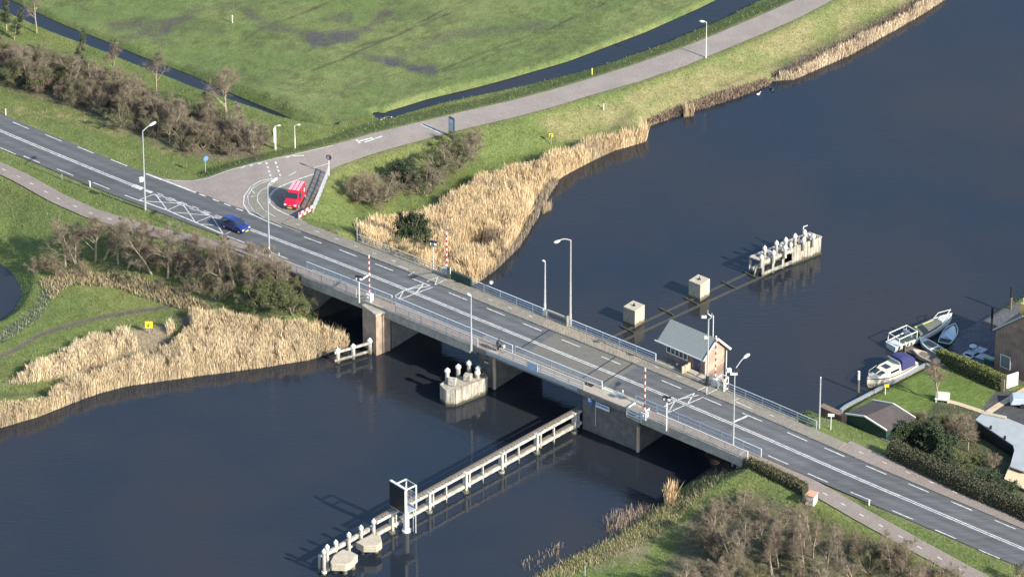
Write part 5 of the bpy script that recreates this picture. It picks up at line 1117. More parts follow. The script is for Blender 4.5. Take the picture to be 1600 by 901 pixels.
# sheet piling along the lawn
t = thing('quay_wall', W_(1370, 608), 'low blue grey quay wall edging the lawn at the water', 'quay')
for (a, b), (c, d) in (((1302,652),(1322,636)), ((1322,636),(1446,571)), ((1446,571),(1486,585))): p_, q_ = W_(a, b, .35), W_(c, d, .35); MB().beam(p_ - Vector((0, 0, .4)), q_ - Vector((0, 0, .4)), .25, 1.2).build('wall', M_cdark, t); MB().beam(p_ + Vector((0, 0, .25)), q_ + Vector((0, 0, .25)), .35, .1).build('coping', mat('blue_grey_coping', (.22,.27,.31), .7), t)

# ================================================================== WATERSIDE HOUSES AND GARDEN
def gl(px, py, z): return Vector(G(px, py, z))
# brick house on the right edge: bottom left corner
hz = .7; C0 = gl(1553, 578, hz); A_ = RD; B_ = ND; hh = 5.4; Wn = 7.4; Dp = 8.5
t = thing('brick_house', C0, 'dark brick house with plain gable wall at the right edge of the picture', 'house')
O = lambda a, b, z: Vector((C0.x, C0.y, 0)) + A_ * a + B_ * b + Vector((0, 0, z))
MB().loft([[O(0, b, hz - .8), O(Wn, b, hz - .8), O(Wn, b, hz + hh), O(Wn / 2, b, hz + hh + 3.1), O(0, b, hz + hh)] for b in (0, Dp)]).build('wall', M_brick, t)
M_tile = mat('dark_roof_tiles', (.06,.05,.045), .7, (.09,.07,.06), 3, .8, .02, stretch=(3, 3, 3))
rf = MB(); rf.loft([[O(-.3, b, hz + hh - .18), O(Wn / 2, b, hz + hh + 3.22), O(Wn / 2, b, hz + hh + 3.05), O(-.15, b, hz + hh - .3)] for b in (-.15, Dp + .2)]); rf.loft([[O(Wn / 2 + .004, b, hz + hh + 3.22), O(Wn + .3, b, hz + hh - .18), O(Wn + .15, b, hz + hh - .3), O(Wn / 2 + .004, b, hz + hh + 3.05)] for b in (-.15, Dp + .2)]); rf_ = rf.build('roof', M_tile, t)
ch = O(2.9, 1.6, hz + hh + 3.0); MB().box((ch.x, ch.y, ch.z), (.9, .9, 1.7), -.65).build('chimney', mat('yellow_brick', (.55,.42,.12), .8, (.45,.33,.1), 4, .8), rf_); MB().cyl((ch.x - .2, ch.y, ch.z + .8), (ch.x - .2, ch.y, ch.z + 1.4), .16).build('chimney_pot', M_wpaint, rf_)
wv = MB().obox(O(1.55, -.04, hz + 1.7), A_ * 1.25, B_ * .08, (0, 0, 1.5)).build('window', mat('curtained_glass', (.16,.19,.18), .2), t)
m = MB(); [m.obox(O(1.55 + s * .66, -.08, hz + 1.7), A_ * .09, B_ * .06, (0, 0, 1.66)) for s in (-1, 1)]; [m.obox(O(1.55, -.081, hz + 1.7 + s * .79), A_ * 1.4, B_ * .06, (0, 0, .09)) for s in (-1, 1)]; m.build('frame', M_wpaint, wv)
MB().beam(O(-.3, -.16, hz + hh - .1), O(Wn / 2, -.16, hz + hh + 3.2), .05, .18).build('barge_board', M_steel, t)
# boathouse with shallow dark roof
rzr = 4.3; e0, e1, e2 = gl(1321, 646, 3.5), gl(1351, 650, rzr), gl(1385.5, 672, 3.5); f0, f1, f2 = gl(1363, 625, 3.5), gl(1396, 631, rzr), gl(1430.5, 653, 3.5)
t = thing('boathouse', Vector((e1.x, e1.y, .8)), 'dark green boathouse with shallow dark roof edged in white', 'shed')
dn = lambda v, k: v - Vector((0, 0, k))
rf = MB(); rf.loft([[e0, e1, dn(e1, .15), dn(e0, .15)], [f0, f1, dn(f1, .15), dn(f0, .15)]]); rf.loft([[e1 + Vector((.003, 0, 0)), e2, dn(e2, .15), dn(e1, .15)], [f1 + Vector((.003, 0, 0)), f2, dn(f2, .15), dn(f1, .15)]]); rf_ = rf.build('roof', mat('bitumen_roof', (.055,.047,.045), .85, (.085,.072,.066), 1.2, .9), t)
m = MB(); m.beam(e0 + Vector((0, -.05, .03)), e1 + Vector((0, -.05, .03)), .16, .16); m.beam(e1 + Vector((0, -.05, .03)), e2 + Vector((0, -.05, .03)), .16, .16); m.build('verge_trim', M_wpaint, rf_)
m = MB(); m.beam(f0 + Vector((0, .05, .03)), f1 + Vector((0, .05, .03)), .14, .14); m.beam(f1 + Vector((0, .05, .03)), f2 + Vector((0, .05, .03)), .14, .14); m.build('verge_trim', M_wpaint, rf_)
ce_ = (e0 + e2 + f0 + f2) / 4; ins = lambda v: ce_ + (v - ce_) * .95
MB().loft([[dn(ins(a), .2) * 1 for a in (e0, e1, e2, f2, f1, f0)], [Vector((ins(a).x, ins(a).y, 0)) for a in (e0, e1, e2, f2, f1, f0)]]).build('wall', M_green, t)
# brick garden wall with coping left of it
a0, a1, a2 = gl(1283, 632, 3.0), gl(1318, 648, 3.0), gl(1313, 650, 3.0)
t = thing('garden_wall', Vector((a1.x, a1.y, 1.5)), 'brown brick wall with broad coping left of the boathouse', 'wall')
MB().beam(dn(a0, 1.6), dn(a1, 1.6), .6, 3.0).build('wall', M_brick, t); MB().beam(dn(a0, .05), dn(a1, .05), .85, .14).build('coping', mat('brown_coping', (.20,.14,.10), .85, (.13,.09,.07), 3, .8), t)
MB().obox(dn(a1, 1.5) + Vector((.1, -.25, 0)), (.65, 0, 0), (0, .5, 0), (0, 0, 3.1)).build('pillar', M_pinkbrick, t)
# grey wooden screen right of the boathouse
a0, a1 = gl(1378, 684, 2.4), gl(1401, 694, 2.4); t = thing('timber_screen', Vector((a0.x, a0.y, 1)), 'grey slatted timber screen at the right end of the boathouse', 'fence')
m = MB(); [m.beam(dn(a0.lerp(a1, k / 10), 2.2), dn(a0.lerp(a1, k / 10), 0), .2, .06) for k in range(11)]; m.build('slats', mat('grey_timber', (.16,.145,.13), .85, (.10,.09,.08), 3, .9), t); MB().beam(dn(a1, 2.4), dn(a1, -.15), .25, .25).build('post', M_pinkbrick, t)
# long grey shed roof and tan roof at the right edge
P = [gl(a, b, 2.9) for a, b in ((1524,655),(1536,644),(1572,652),(1625,674),(1660,735),(1600,736),(1578,728),(1585,703),(1583,695))]
t = thing('grey_canopy', Vector((P[0].x, P[0].y, .8)), 'large flat pale grey roof at the right edge behind the garden shrubs', 'shed')
MB().prism([(p.x, p.y) for p in P], 2.75, 2.9).build('roof', mat('pale_grey_roofing', (.30,.33,.34), .8, (.24,.26,.27), .8, .8), t)
ctr = sum(P, Vector()) / len(P); Q_ = [ctr + (p - ctr) * .94 for p in P]; MB().prism([(p.x, p.y) for p in Q_], .2, 2.74).build('wall', M_dark, t)
for px, py in ((1548,669),(1570,685)): q = gl(px, py, 2.95); MB().cyl(q, q + Vector((0, 0, .35)), .16, .14, 10).build('vent', M_dark, t)
MB().beam(gl(1536, 644, 2.98), gl(1572, 652, 2.98), .5, .08).build('edge_trim', M_cream, t)
P = [gl(a, b, 2.4) for a, b in ((1569,747),(1577,727.5),(1600,736),(1660,760),(1650,790),(1600,763))]
t = thing('tan_roof_shed', Vector((P[0].x, P[0].y, .8)), 'tan boarded flat roof at the right edge below the grey roof', 'shed')
MB().prism([(p.x, p.y) for p in P], 2.25, 2.4).build('roof', mat('tan_boards', (.62,.47,.30), .8, (.50,.38,.24), 1.5, .8, stretch=(1, 4, 1), rotz=.5), t); ctr = sum(P, Vector()) / len(P); MB().prism([(ctr.x + (p.x - ctr.x) * .94, ctr.y + (p.y - ctr.y) * .94) for p in P], .3, 2.24).build('wall', M_wood, t)
# white garden seat/planter, garden path, low white wall, pole sign
q = gl(1472, 628, .8); t = thing('garden_bench', q, 'white garden bench under the small bare tree', 'bench'); MB().box((q.x, q.y, 1.25), (1.6, .6, .1), -.2).build('seat', M_wpaint, t); MB().box((q.x + .1, q.y + .35, 1.6), (1.6, .08, .7), -.2).build('backrest', M_wpaint, t)
for s in (-.65, .65): MB().box((q.x + s, q.y - s * .2, 1.0), (.12, .55, .45), -.2).build('leg', M_wpaint, t)
q = gl(1383, 616, .8); t = thing('small_sign', q, 'small yellow sign on a post at the lawn edge by the cabin boat bow', 'sign'); MB().cyl(up_(q, .5), up_(q, 2.1), .06).build('post', M_wpaint, t); MB().box((q.x + .15, q.y, 1.95), (.55, .06, .4)).build('board', mat('yellow_paint', (.75,.55,.02), .5), t)
q0, q1 = gl(1572, 606, .9), gl(1590, 600, .9); t = thing('white_screen', q0, 'short white rendered screen wall right of the lawn', 'wall'); MB().beam(up_(q0, 1.7), up_(q1, 1.7), .15, 1.7).build('panel', M_wpaint, t); MB().beam(up_(gl(1566, 608, .9), 1.5), up_(gl(1569, 609, .9), 1.5), .3, 1.5).build('pillar', M_wood, t)
def pathpx(name, L, hw, z, mt, dz=.05):
    P = [gnd(a, b) for a, b in L]; ribbon(dens([tuple(p) for p in P], .8), hw, dz).build(name, mt, kind='structure', loc=(0, 0, 0))
pathpx('garden_path', [(1478,626),(1500,632),(1536,644)], .35, .8, mat('sandy_paving', (.50,.40,.27), .85, (.4,.32,.22), 3, .8), .08)
pathpx('garden_path_east', [(1542,646),(1560,634),(1590,616),(1612,603)], .42, .8, mat('sandy_paving', (.50,.40,.27), .85), .08)
for px, py in ((1515,552),(1535,557),(1532,547),(1511,558)):
    q = gl(px, py, .62); a_ = (gl(px + 9, py + 3, .62) - q) * .75; b_ = (gl(px + 7, py - 4.5, .62) - q) * .75
    o = MB().add([q - a_ - b_ + Vector((0, 0, .05)), q + a_ - b_ + Vector((0, 0, .05)), q + a_ + b_ + Vector((0, 0, .05)), q - a_ + b_ + Vector((0, 0, .05))], [(0, 1, 2, 3)]).build('paving', mat('pale_slab', (.48,.50,.54), .8, (.16,.17,.19), 1.8, .7), kind='structure', loc=(0, 0, 0))
t = thing('garden_table', gl(1497, 556, .6), 'small table with white chairs on the shaded terrace', 'table'); q = gl(1520, 549, .6); 
t.location = q; ORG[t.name] = Vector(q); MB().cyl(up_(q, 1.3), up_(q, 1.36), .45, .45, 14).build('table_top', M_steel, t); MB().cyl(up_(q, .6), up_(q, 1.3), .05).build('leg', M_steel, t)
for px, py, la in ((1546,560,'white flowering plant pots by the house wall'),):
    q = gl(px, py + 6, .7); t_ = thing('plant_pot', q, 'green planter with white flowers against the brick house corner', 'planter'); MB().box((q.x, q.y, .95), (1.3, .5, .5), -.6).build('trough', mat('green_trough', (.04,.16,.09), .6), t_); MB().box((q.x, q.y, 1.3), (1.4, .5, .25), -.6).build('flowers', mat('white_green_flowers', (.6,.65,.6), .8, (.1,.25,.12), 6, 1), t_, bevel=.06)
for px, py, la in ((1592,628,'bluish garden furniture'),):
    q = gl(1594, 632, .8); t_ = thing('parked_trailer', q, 'pale blue grey covered trailer at the right edge behind the lawn', 'trailer'); MB().loft([[(q.x - 1.2, q.y + y, 1.2), (q.x + 1.6, q.y + y, 1.2), (q.x + 1.5, q.y + y, 2.0), (q.x - .9, q.y + y, 2.0)] for y in (-.8, .8)]).build('body', mat('pale_blue_cover', (.30,.36,.42), .6, (.4,.45,.5), 2, .8), t_, bevel=.1)
    for s in (-.82, .82): MB().cyl((q.x + .2, q.y + s - .1, 1.1), (q.x + .2, q.y + s + .1, 1.1), .3, .3, 12).build('wheel', M_dark, t_)
# ducks
def duck(px, py, la, rz, mt):
    q = W_(px, py); t_ = thing('duck', (0, 0, 0), la, 'bird')
    MB().loft([[(x, math.cos(a) * w_, .08 + z_ + math.sin(a) * w_ * .8) for a in [i * math.pi / 4 for i in range(8)]] for x, w_, z_ in ((-.3, .02, .06), (-.18, .12, 0), (0, .16, 0), (.14, .13, .02), (.2, .06, .12), (.24, .06, .22), (.3, .055, .25), (.36, .02, .23), (.42, .01, .22))]).build('body', mt, t_, smooth=True)
    t_.location = q; t_.rotation_euler = (0, 0, rz)
duck(1185, 148, 'pale duck swimming alone left of the reed strip', .5, M_wpaint); duck(1205, 139, 'dark duck nearest to the reed strip', 2.5, M_bump); duck(1207, 142, 'dark duck swimming just below its companion', 1.0, M_bump)

# ================================================================== REEDS AND GRASS
def sample_px(P, n, rg=rng, holes=()):
    xs = [p[0] for p in P]; ys = [p[1] for p in P]; out = []
    k = int(n * (max(xs) - min(xs)) * (max(ys) - min(ys)) / max(1, abs(sum(P[i][0] * P[(i + 1) % len(P)][1] - P[(i + 1) % len(P)][0] * P[i][1] for i in range(len(P)))) / 2))
    X = rg.uniform(min(xs), max(xs), k); Y = rg.uniform(min(ys), max(ys), k); m = inpoly(X, Y, P)
    for h in holes: m &= ~inpoly(X, Y, h)
    return X[m], Y[m]
def ground_pts(PXs, PYs):
    z = np.full(PXs.shape, 1.0)
    for _ in range(10):
        d = FW[None] + RT[None] * ((PXs - 800) / F)[:, None] - UP[None] * ((PYs - 450.5) / F)[:, None]
        t = (z - CAM[2]) / d[:, 2]; x = CAM[0] + d[:, 0] * t; y = CAM[1] + d[:, 1] * t; z = z * .3 + .7 * Hv(x, y)
    return x, y, Hv(x, y)
def blades(X, Y, Z, h, wd, lean, cols, name, m, lab, cat, dark=.55, plume=False, bias=0):
    n_ = len(X); a = rng.uniform(0, 2 * np.pi, n_); la = rng.normal(0, lean, (n_, 2)) * h[:, None]
    if bias: la += np.stack([fbm(X, Y, 3.2, 301) - .5, fbm(X, Y, 3.2, 311) - .5], -1) * h[:, None] * bias
    w_ = wd * rng.uniform(.6, 1.3, n_); dx, dy = np.cos(a) * w_ / 2, np.sin(a) * w_ / 2
    if plume:
        V = np.stack([np.stack([X - dx * .6, Y - dy * .6, Z - .05], -1), np.stack([X + dx * .6, Y + dy * .6, Z - .05], -1),
                      np.stack([X + la[:, 0] * .7 + dx, Y + la[:, 1] * .7 + dy, Z + h * .8], -1), np.stack([X + la[:, 0], Y + la[:, 1], Z + h], -1), np.stack([X + la[:, 0] * .7 - dx, Y + la[:, 1] * .7 - dy, Z + h * .8], -1)], 1).reshape(-1, 3)
        T = np.arange(n_)[:, None] * 5; T = np.concatenate([T + np.array([[0, 1, 2]]), T + np.array([[0, 2, 4]]), T + np.array([[4, 2, 3]])]); k = 5
    else:
        V = np.stack([np.stack([X - dx, Y - dy, Z - .03], -1), np.stack([X + dx, Y + dy, Z - .03], -1), np.stack([X + la[:, 0], Y + la[:, 1], Z + h], -1)], 1).reshape(-1, 3)
        T = np.arange(n_ * 3).reshape(-1, 3); k = 3
    cv = np.repeat(cols, k, 0)
    o = bigmesh(name, V, T, m, cv); tag(o, lab, cat, kind='stuff'); return o
def mixc(c1, c2, t): return np.array(c1)[None] * (1 - t[:, None]) + np.array(c2)[None] * t[:, None]
def reedbed(P, n, hm, lab, holes=(), soft=9, c1=(.74,.60,.40), c2=(.56,.43,.27), seed=1, wd=.038, thin=None):
    x, y = sample_px(P, n, holes=holes); X_, Y_, Z_ = ground_pts(x, y); ed = -sdpoly(x, y, P); ed[Z_ < .25] = 99
    edge = np.clip((ed + (fbm(X_, Y_, 1.8, seed + 9) - .5) * 16) / soft, 0, 1)
    nz_ = fbm(X_, Y_, 2.6, seed); n5 = fbm(X_, Y_, 1.1, seed + 5); keep = rng.random(len(X_)) < np.clip((nz_ - .15) * 5, .25, 1) * np.clip(edge, .04, 1)
    X_, Y_, Z_, nz_, n5, edge = X_[keep], Y_[keep], Z_[keep], nz_[keep], n5[keep], edge[keep]; n6 = fbm(X_, Y_, 4.5, seed + 15)
    h = hm * (.60 + .62 * nz_) * (.45 + .55 * edge) * np.where(n5 > .62, .6, 1) * rng.uniform(.5, 1.15, len(X_)); col = mixc(c1, c2, np.clip(rng.normal(.35, .3, len(X_)) + (n5 - .5) * 1.6, 0, 1)) * rng.uniform(.85, 1.12, len(X_))[:, None]
    gr = sst(.55, .75, n6)[:, None] * .55; col = col * (1 - gr) + np.array([[.36,.30,.22]]) * gr; ol = (rng.random(len(X_)) < .07); col[ol] *= np.array([.55,.62,.5])
    return blades(X_, Y_, np.maximum(Z_, -.15), h, wd, .13, col, 'reed_bed', M_reed, lab, 'reeds', plume=True, bias=.5)
HOLE1 = [(265,488),(290,492),(300,508),(290,528),(255,552),(200,572),(150,590),(100,612),(0,622),(-60,622),(-60,606),(0,606),(90,598),(140,580),(200,557),(252,536),(272,520),(270,505)]
R1a = [(-60,690),(0,670),(60,652),(110,632),(160,614),(200,604),(300,590),(400,577),(480,564),(512,555),(546,541),(534,528),(500,508),(420,505),(340,496),(300,492),(280,500),(295,518),(262,546),(190,570),(140,590),(85,612),(60,640),(0,648),(-60,660)]
reedbed(R1a, 90000, 1.9, 'tall dry reeds along the water edge of the left bank', [HOLE1], seed=41)
reedbed([(10,602),(40,580),(90,554),(140,530),(200,514),(262,505),(276,512),(262,532),(200,554),(140,577),(90,592),(40,602)], 32000, 1.6, 'pale dry reeds round the yellow board on the left bank', [[(205,500),(262,500),(262,536),(220,548),(196,530)]], 9, (.78,.65,.44), (.60,.48,.31), 51)
reedbed([(-60,640),(0,630),(60,626),(100,620),(110,632),(60,652),(0,668),(-60,686)], 9000, 1.3, 'broken low reeds at the lower left shore', [], 9, (.70,.57,.37), (.42,.36,.2), 61)
HOLE2 = [(702,392),(735,378),(778,376),(795,384),(770,398),(720,402)]
R2r = [(745,444),(775,421),(803,386),(824,346),(842,312),(858,290),(885,274),(925,252),(960,237),(1010,223),(1012,208),(940,224),(880,243),(820,264),(770,274),(735,290),(700,320),(662,340),(620,352),(575,354),(556,364),(566,398),(600,412),(640,424),(690,436),(728,441)]
reedbed(R2r, 120000, 2.1, 'golden reed bed between the side road and the open water', [HOLE2], 9, (.78,.61,.38), (.58,.43,.26), 71)
reedbed([(802,388),(826,346),(844,312),(860,290),(872,290),(856,318),(838,352),(812,392),(770,428),(752,440),(745,436)], 4000, 1.5, 'greyish broken reeds on the outer edge of the golden reed bed', [], 9, (.34,.28,.22), (.22,.18,.14), 81)
reedbed([(1212,126),(1240,127),(1330,88),(1440,26),(1478,2),(1466,-6),(1420,16),(1320,72),(1235,112)], 11000, 1.25, 'low pale reed strip along the far right shore', [], 9, (.74,.61,.44), (.52,.4,.29), 91)
reedbed([(1068,190),(1084,190),(1083,176),(1070,176)], 350, 1.7, 'single reed tuft standing in the water off the bank', [], 2, (.58,.44,.28), (.42,.32,.2), 95)
reedbed([(846,345),(862,345),(860,336),(850,336)], 160, 1.5, 'small reed tuft in the water beside the golden reed bed', [], 2, (.40,.32,.22), (.3,.22,.15), 96)
reedbed([(1038,792),(1058,790),(1056,780),(1040,782)], 300, 2.7, 'tall tan reed tuft on the right bank below the bridge', [], 2, (.60,.43,.24), (.5,.35,.2), 97, .08)
reedbed([(945,842),(975,830),(1010,805),(1035,798),(1030,792),(1000,800),(960,822),(940,835)], 330, 1.3, 'sparse brown reeds in the shallow water of the lower right bank', [], 2, (.42,.31,.21), (.25,.19,.13), 98)
reedbed([(820,905),(850,890),(885,872),(880,866),(845,884),(815,900)], 110, 1.0, 'thin reeds at the bottom of the right bank', [], 2, (.42,.33,.21), (.3,.22,.15), 99)
# dead stalks and brush along the far shore
x, y = sample_px([(1205,122),(1240,104),(1330,62),(1400,22),(1450,-10),(1470,-10),(1440,14),(1335,74),(1238,118)], 4200); X_, Y_, Z_ = ground_pts(x, y)
blades(X_, Y_, Z_, rng.uniform(.4, 1.2, len(X_)), .10, .35, mixc((.10,.085,.08), (.26,.20,.15), rng.random(len(X_))), 'dead_brush', M_reed, 'dark dead stalks behind the pale reed strip', 'brush')
x, y = sample_px([(1010,196),(1045,188),(1130,162),(1205,136),(1200,124),(1120,146),(1040,176),(1008,190)], 3600); X_, Y_, Z_ = ground_pts(x, y)
blades(X_, Y_, np.maximum(Z_, -.05), rng.uniform(.15, .65, len(X_)), .12, .5, mixc((.14,.10,.08), (.42,.32,.23), rng.random(len(X_)) ** 1.6), 'dead_brush', M_reed, 'broken brown brush along the shore below the grassy bank', 'brush')
x, y = sample_px([(-40,540),(0,520),(40,494),(62,468),(74,438),(90,440),(80,474),(56,504),(10,534),(-40,556)], 1300); X_, Y_, Z_ = ground_pts(x, y)
blades(X_, Y_, Z_, rng.uniform(.1, .55, len(X_)), .10, .5, mixc((.07,.09,.07), (.36,.38,.32), rng.random(len(X_)) ** 2.2), 'dead_brush', M_reed, 'pale dead herbs along the shallow dip beside the pond', 'brush')
x, y = sample_px([(60,440),(110,425),(200,432),(270,452),(330,480),(300,488),(250,474),(180,450),(110,445),(80,470)], 5200); X_, Y_, Z_ = ground_pts(x, y)
blades(X_, Y_, Z_, rng.uniform(.15, .8, len(X_)), .08, .35, mixc((.20,.14,.10), (.58,.50,.30), rng.random(len(X_)) ** 1.3), 'dead_herbs', M_reed, 'tan and brown dead herbs below the tree row', 'brush')
x, y = sample_px([(820,905),(860,880),(960,832),(1040,790),(1110,738),(1140,735),(1100,775),(1040,830),(960,870),(880,905)], 7000); X_, Y_, Z_ = ground_pts(x, y)
blades(X_, Y_, Z_, rng.uniform(.1, .6, len(X_)), .07, .4, mixc((.12,.14,.05), (.46,.38,.24), rng.random(len(X_)) ** 1.3), 'dead_herbs', M_reed, 'mixed green and straw coloured herbs on the lower right bank', 'brush')
# rough grass everywhere the ground is grassy, meadow left out (short)
x, y = sample_px([(-40,-10),(1640,-10),(1640,910),(-40,910)], 330000); X_, Y_, Z_ = ground_pts(x, y)
xr_, or_ = road_xo(X_, Y_)
ok = (Z_ > .12) & (np.abs(or_) > 3.4) & ~((or_ > 0) & (or_ < 6.0) & (X_ > xl)) & ~((or_ < 0) & (or_ > -5.4) & (X_ > -30) & (X_ < 29))
ok &= ~((np.abs(or_) < 5.6) & (xr_ > -25.5) & (xr_ < 30)); ok &= sdpoly(X_, Y_, [(p[0], p[1]) for p in JUNC]) > .1
ok &= dline(X_, Y_, LP3) > 1.3; ok &= dline(X_, Y_, RP3) > 1.35
pxx, pyy = proj(X_, Y_, Z_)
for P in (LAWN, [(1430,545),(1500,512),(1600,470),(1660,520),(1600,600),(1572,592),(1480,560)], [(1520,655),(1640,600),(1640,780),(1570,760)], [(1310,640),(1365,620),(1432,650),(1390,690)]): ok &= ~inpoly(pxx, pyy, P)
ok &= dline(pxx, pyy, TRACK_PX) > 4
mdw = inpoly(pxx, pyy, MEADOW); ok &= ~(mdw & (rng.random(len(X_)) < .45))
ix = np.clip(np.searchsorted(gx, X_) - 1, 0, len(gx) - 2); iy = np.clip(np.searchsorted(gy, Y_) - 1, 0, len(gy) - 2); gc = Cg[iy, ix]
X_, Y_, Z_, gc, mdw = X_[ok], Y_[ok], Z_[ok], gc[ok], mdw[ok]
h = np.where(mdw, rng.uniform(.04, .12, len(X_)), rng.uniform(.08, .26, len(X_)) * (.5 + fbm(X_, Y_, 3, 17)))
rv = rng.random(len(X_)); col = gc * rng.uniform(.85, 1.3, len(X_))[:, None]; dry = (rv < .07) & ~mdw; col[dry] = mixc((.26,.23,.11), (.32,.27,.14), rng.random(dry.sum()))
blades(X_, Y_, Z_, h, .08, .4, col, 'rough_grass', M_blade, 'rough grass on the verges and banks', 'grass')
# leaf litter shrubs low herbs patch on dike toe
# ================================================================== TREES AND SHRUBS
def cones(segs, n=3):
    """segs: array (k, 8): x0 y0 z0 x1 y1 z1 r0 r1 -> open triangular tubes"""
    S = np.array(segs, float); A = S[:, :3]; B = S[:, 3:6]; d = B - A; L = np.linalg.norm(d, axis=1, keepdims=True); d = d / np.maximum(L, 1e-6)
    ref = np.where(np.abs(d[:, 2:3]) < .9, np.array([[0, 0, 1.]]), np.array([[1., 0, 0]])); u = np.cross(d, ref); u /= np.linalg.norm(u, axis=1, keepdims=True); v = np.cross(d, u)
    V = []
    for P, r in ((A, S[:, 6:7]), (B, S[:, 7:8])):
        for i in range(n): t = 2 * math.pi * i / n; V.append(P + (u * math.cos(t) + v * math.sin(t)) * r)
    V = np.stack(V, 1).reshape(-1, 3); b = np.arange(len(S))[:, None] * 2 * n
    T = np.concatenate([b + np.array([[i, (i + 1) % n, n + (i + 1) % n, n + i]]) for i in range(n)]); return V, T
def rdir(d, ang, r):
    d = Vector(d).normalized(); o = d.orthogonal().normalized(); o.rotate(Matrix.Rotation(r.uniform(0, 6.283), 3, d)); return (d * math.cos(ang) + o * math.sin(ang)).normalized()
def grow(seed, h, spread, stems=1, base_r=.14, low=.3, n1=13, n2=6, n3=5, n4=3, tw=.0095, upb=.35, lean=.08, stem_spread=.15):
    r = random.Random(seed); T_ = []; C_ = []
    def limb(p, d, L, r0, r1, out, k=3, wob=.12, upw=.0):
        pts = [Vector(p)]; d = Vector(d)
        for i in range(k):
            d = (d + Vector((r.gauss(0, wob), r.gauss(0, wob), r.gauss(0, wob) + upw))).normalized(); q = pts[-1] + d * L / k; a = r0 + (r1 - r0) * i / k; b = r0 + (r1 - r0) * (i + 1) / k
            out.append((*pts[-1], *q, a, b)); pts.append(q)
        return pts, d
    def at(pts, t):
        k = min(int(t * (len(pts) - 1)), len(pts) - 2); f = t * (len(pts) - 1) - k; return pts[k].lerp(pts[k + 1], f), (pts[k + 1] - pts[k]).normalized()
    for s in range(stems):
        d0 = Vector((r.gauss(0, lean + (stem_spread if stems > 1 else 0)), r.gauss(0, lean + (stem_spread if stems > 1 else 0)), 1)).normalized(); hs_ = h * (r.uniform(.75, 1) if stems > 1 else 1)
        tr, _ = limb((r.gauss(0, .12) if stems > 1 else 0, r.gauss(0, .12) if stems > 1 else 0, -.2), d0, hs_ * .92, base_r, base_r * .22, T_, 7, .06, .03)
        for i in range(max(3, n1 // stems)):
            t = low + (1 - low) * (i + r.random() * .6) / max(3, n1 // stems); t = min(t, .98); p, d = at(tr, t)
            L1 = spread * (1.15 - .75 * (t - low) / (1 - low)) * r.uniform(.7, 1.15); b1, _ = limb(p, rdir(d, r.uniform(.55, 1.0), r), L1, base_r * .42 * (1.1 - t * .7), .02, T_, 4, .13, .08 * upb * 3)
            for j in range(n2):
                p2, d2 = at(b1, r.uniform(.25, 1)); b2, _ = limb(p2, rdir(d2, r.uniform(.4, .9), r), L1 * r.uniform(.28, .5), .02, .011, C_, 3, .16, .10 * upb * 2)
                for k in range(n3):
                    p3, d3 = at(b2, r.uniform(.2, 1)); b3, _ = limb(p3, rdir(d3, r.uniform(.3, .8), r), L1 * r.uniform(.14, .28) + .15, tw, tw * .5, C_, 2, .2, .06)
                    for q in range(n4):
                        p4, d4 = at(b3, r.uniform(.1, 1)); C_.append((*p4, *(p4 + rdir(d4, r.uniform(.3, .9), r) * r.uniform(.22, .5)), tw * .75, tw * .35))
    return T_, C_
def make_tree(name, label, cat, seed, twm, group=None, leaves=None, **kw):
    t = thing(name, (0, 0, 0), label, cat, group); T_, C_ = grow(seed, **kw)
    V, Q_ = cones(T_, 5); bigmesh('trunk', V, Q_, M_bark, parent=t)
    V, Q_ = cones(C_, 3); cr = bigmesh('crown', V, Q_, twm, parent=t)
    if leaves:
        lm, nl, sz = leaves; S = np.array(C_); k = rng.integers(0, len(S), nl); f = rng.random((nl, 1)); P = S[k, :3] * (1 - f) + S[k, 3:6] * f + rng.normal(0, .07, (nl, 3))
        bigmesh('leaves', *leafq(P, sz), lm, parent=t)
    return t
def leafq(P, sz):
    n_ = len(P); a = rng.normal(0, 1, (n_, 3)); a /= np.linalg.norm(a, axis=1, keepdims=True); b = np.cross(a, rng.normal(0, 1, (n_, 3))); b /= np.linalg.norm(b, axis=1, keepdims=True)
    s = sz * rng.uniform(.6, 1.3, (n_, 1)); V = np.stack([P - a * s, P + b * s * .5, P + a * s, P - b * s * .5], 1).reshape(-1, 3); return V, np.arange(n_ * 4).reshape(-1, 4)
first = {}
def put(kind, px, py, sc_, label, group=None, rz=None, z=None):
    src, used = first[kind]; t = copytree(src) if used else src; first[kind] = (src, True)
    p = gnd(px, py); t.location = (p.x, p.y, p.z - .05 if z is None else z); t.rotation_euler = (0, 0, random.uniform(0, 6.28) if rz is None else rz)
    s = sc_ if isinstance(sc_, tuple) else (sc_ * random.uniform(.93, 1.07), sc_ * random.uniform(.93, 1.07), sc_); t.scale = s
    if label: t['label'] = label
    if group: t['group'] = group
    elif 'group' in t: del t['group']
    return t
for i in range(4): first['row%d' % i] = (make_tree('bare_tree', 'x', 'tree', 100 + i, [M_twig, M_twig, M_twig2, M_twig][i], h=6.6, spread=2.0, base_r=.15, low=.28, n1=14, n2=6, n3=6, n4=5, stems=[1, 2, 1, 2][i]), False)
for i in range(4): first['bush%d' % i] = (make_tree('bare_shrub', 'x', 'shrub', 200 + i, [M_twig, M_twig2, M_twig3, M_twig2][i], h=3.4, spread=1.3, base_r=.06, low=.1, n1=22, n2=5, n3=5, n4=4, stems=7, stem_spread=.35, lean=.1, tw=.0092), False)
first['big'] = (make_tree('bare_tree', 'x', 'tree', 300, M_twig2, h=7.0, spread=2.9, base_r=.22, low=.32, n1=16, n2=8, n3=5, n4=4), False)
first['tall0'] = (make_tree('bare_tree', 'x', 'tree', 310, M_twig, h=8.5, spread=1.7, base_r=.13, low=.25, n1=18, n2=6, n3=5, n4=3), False)
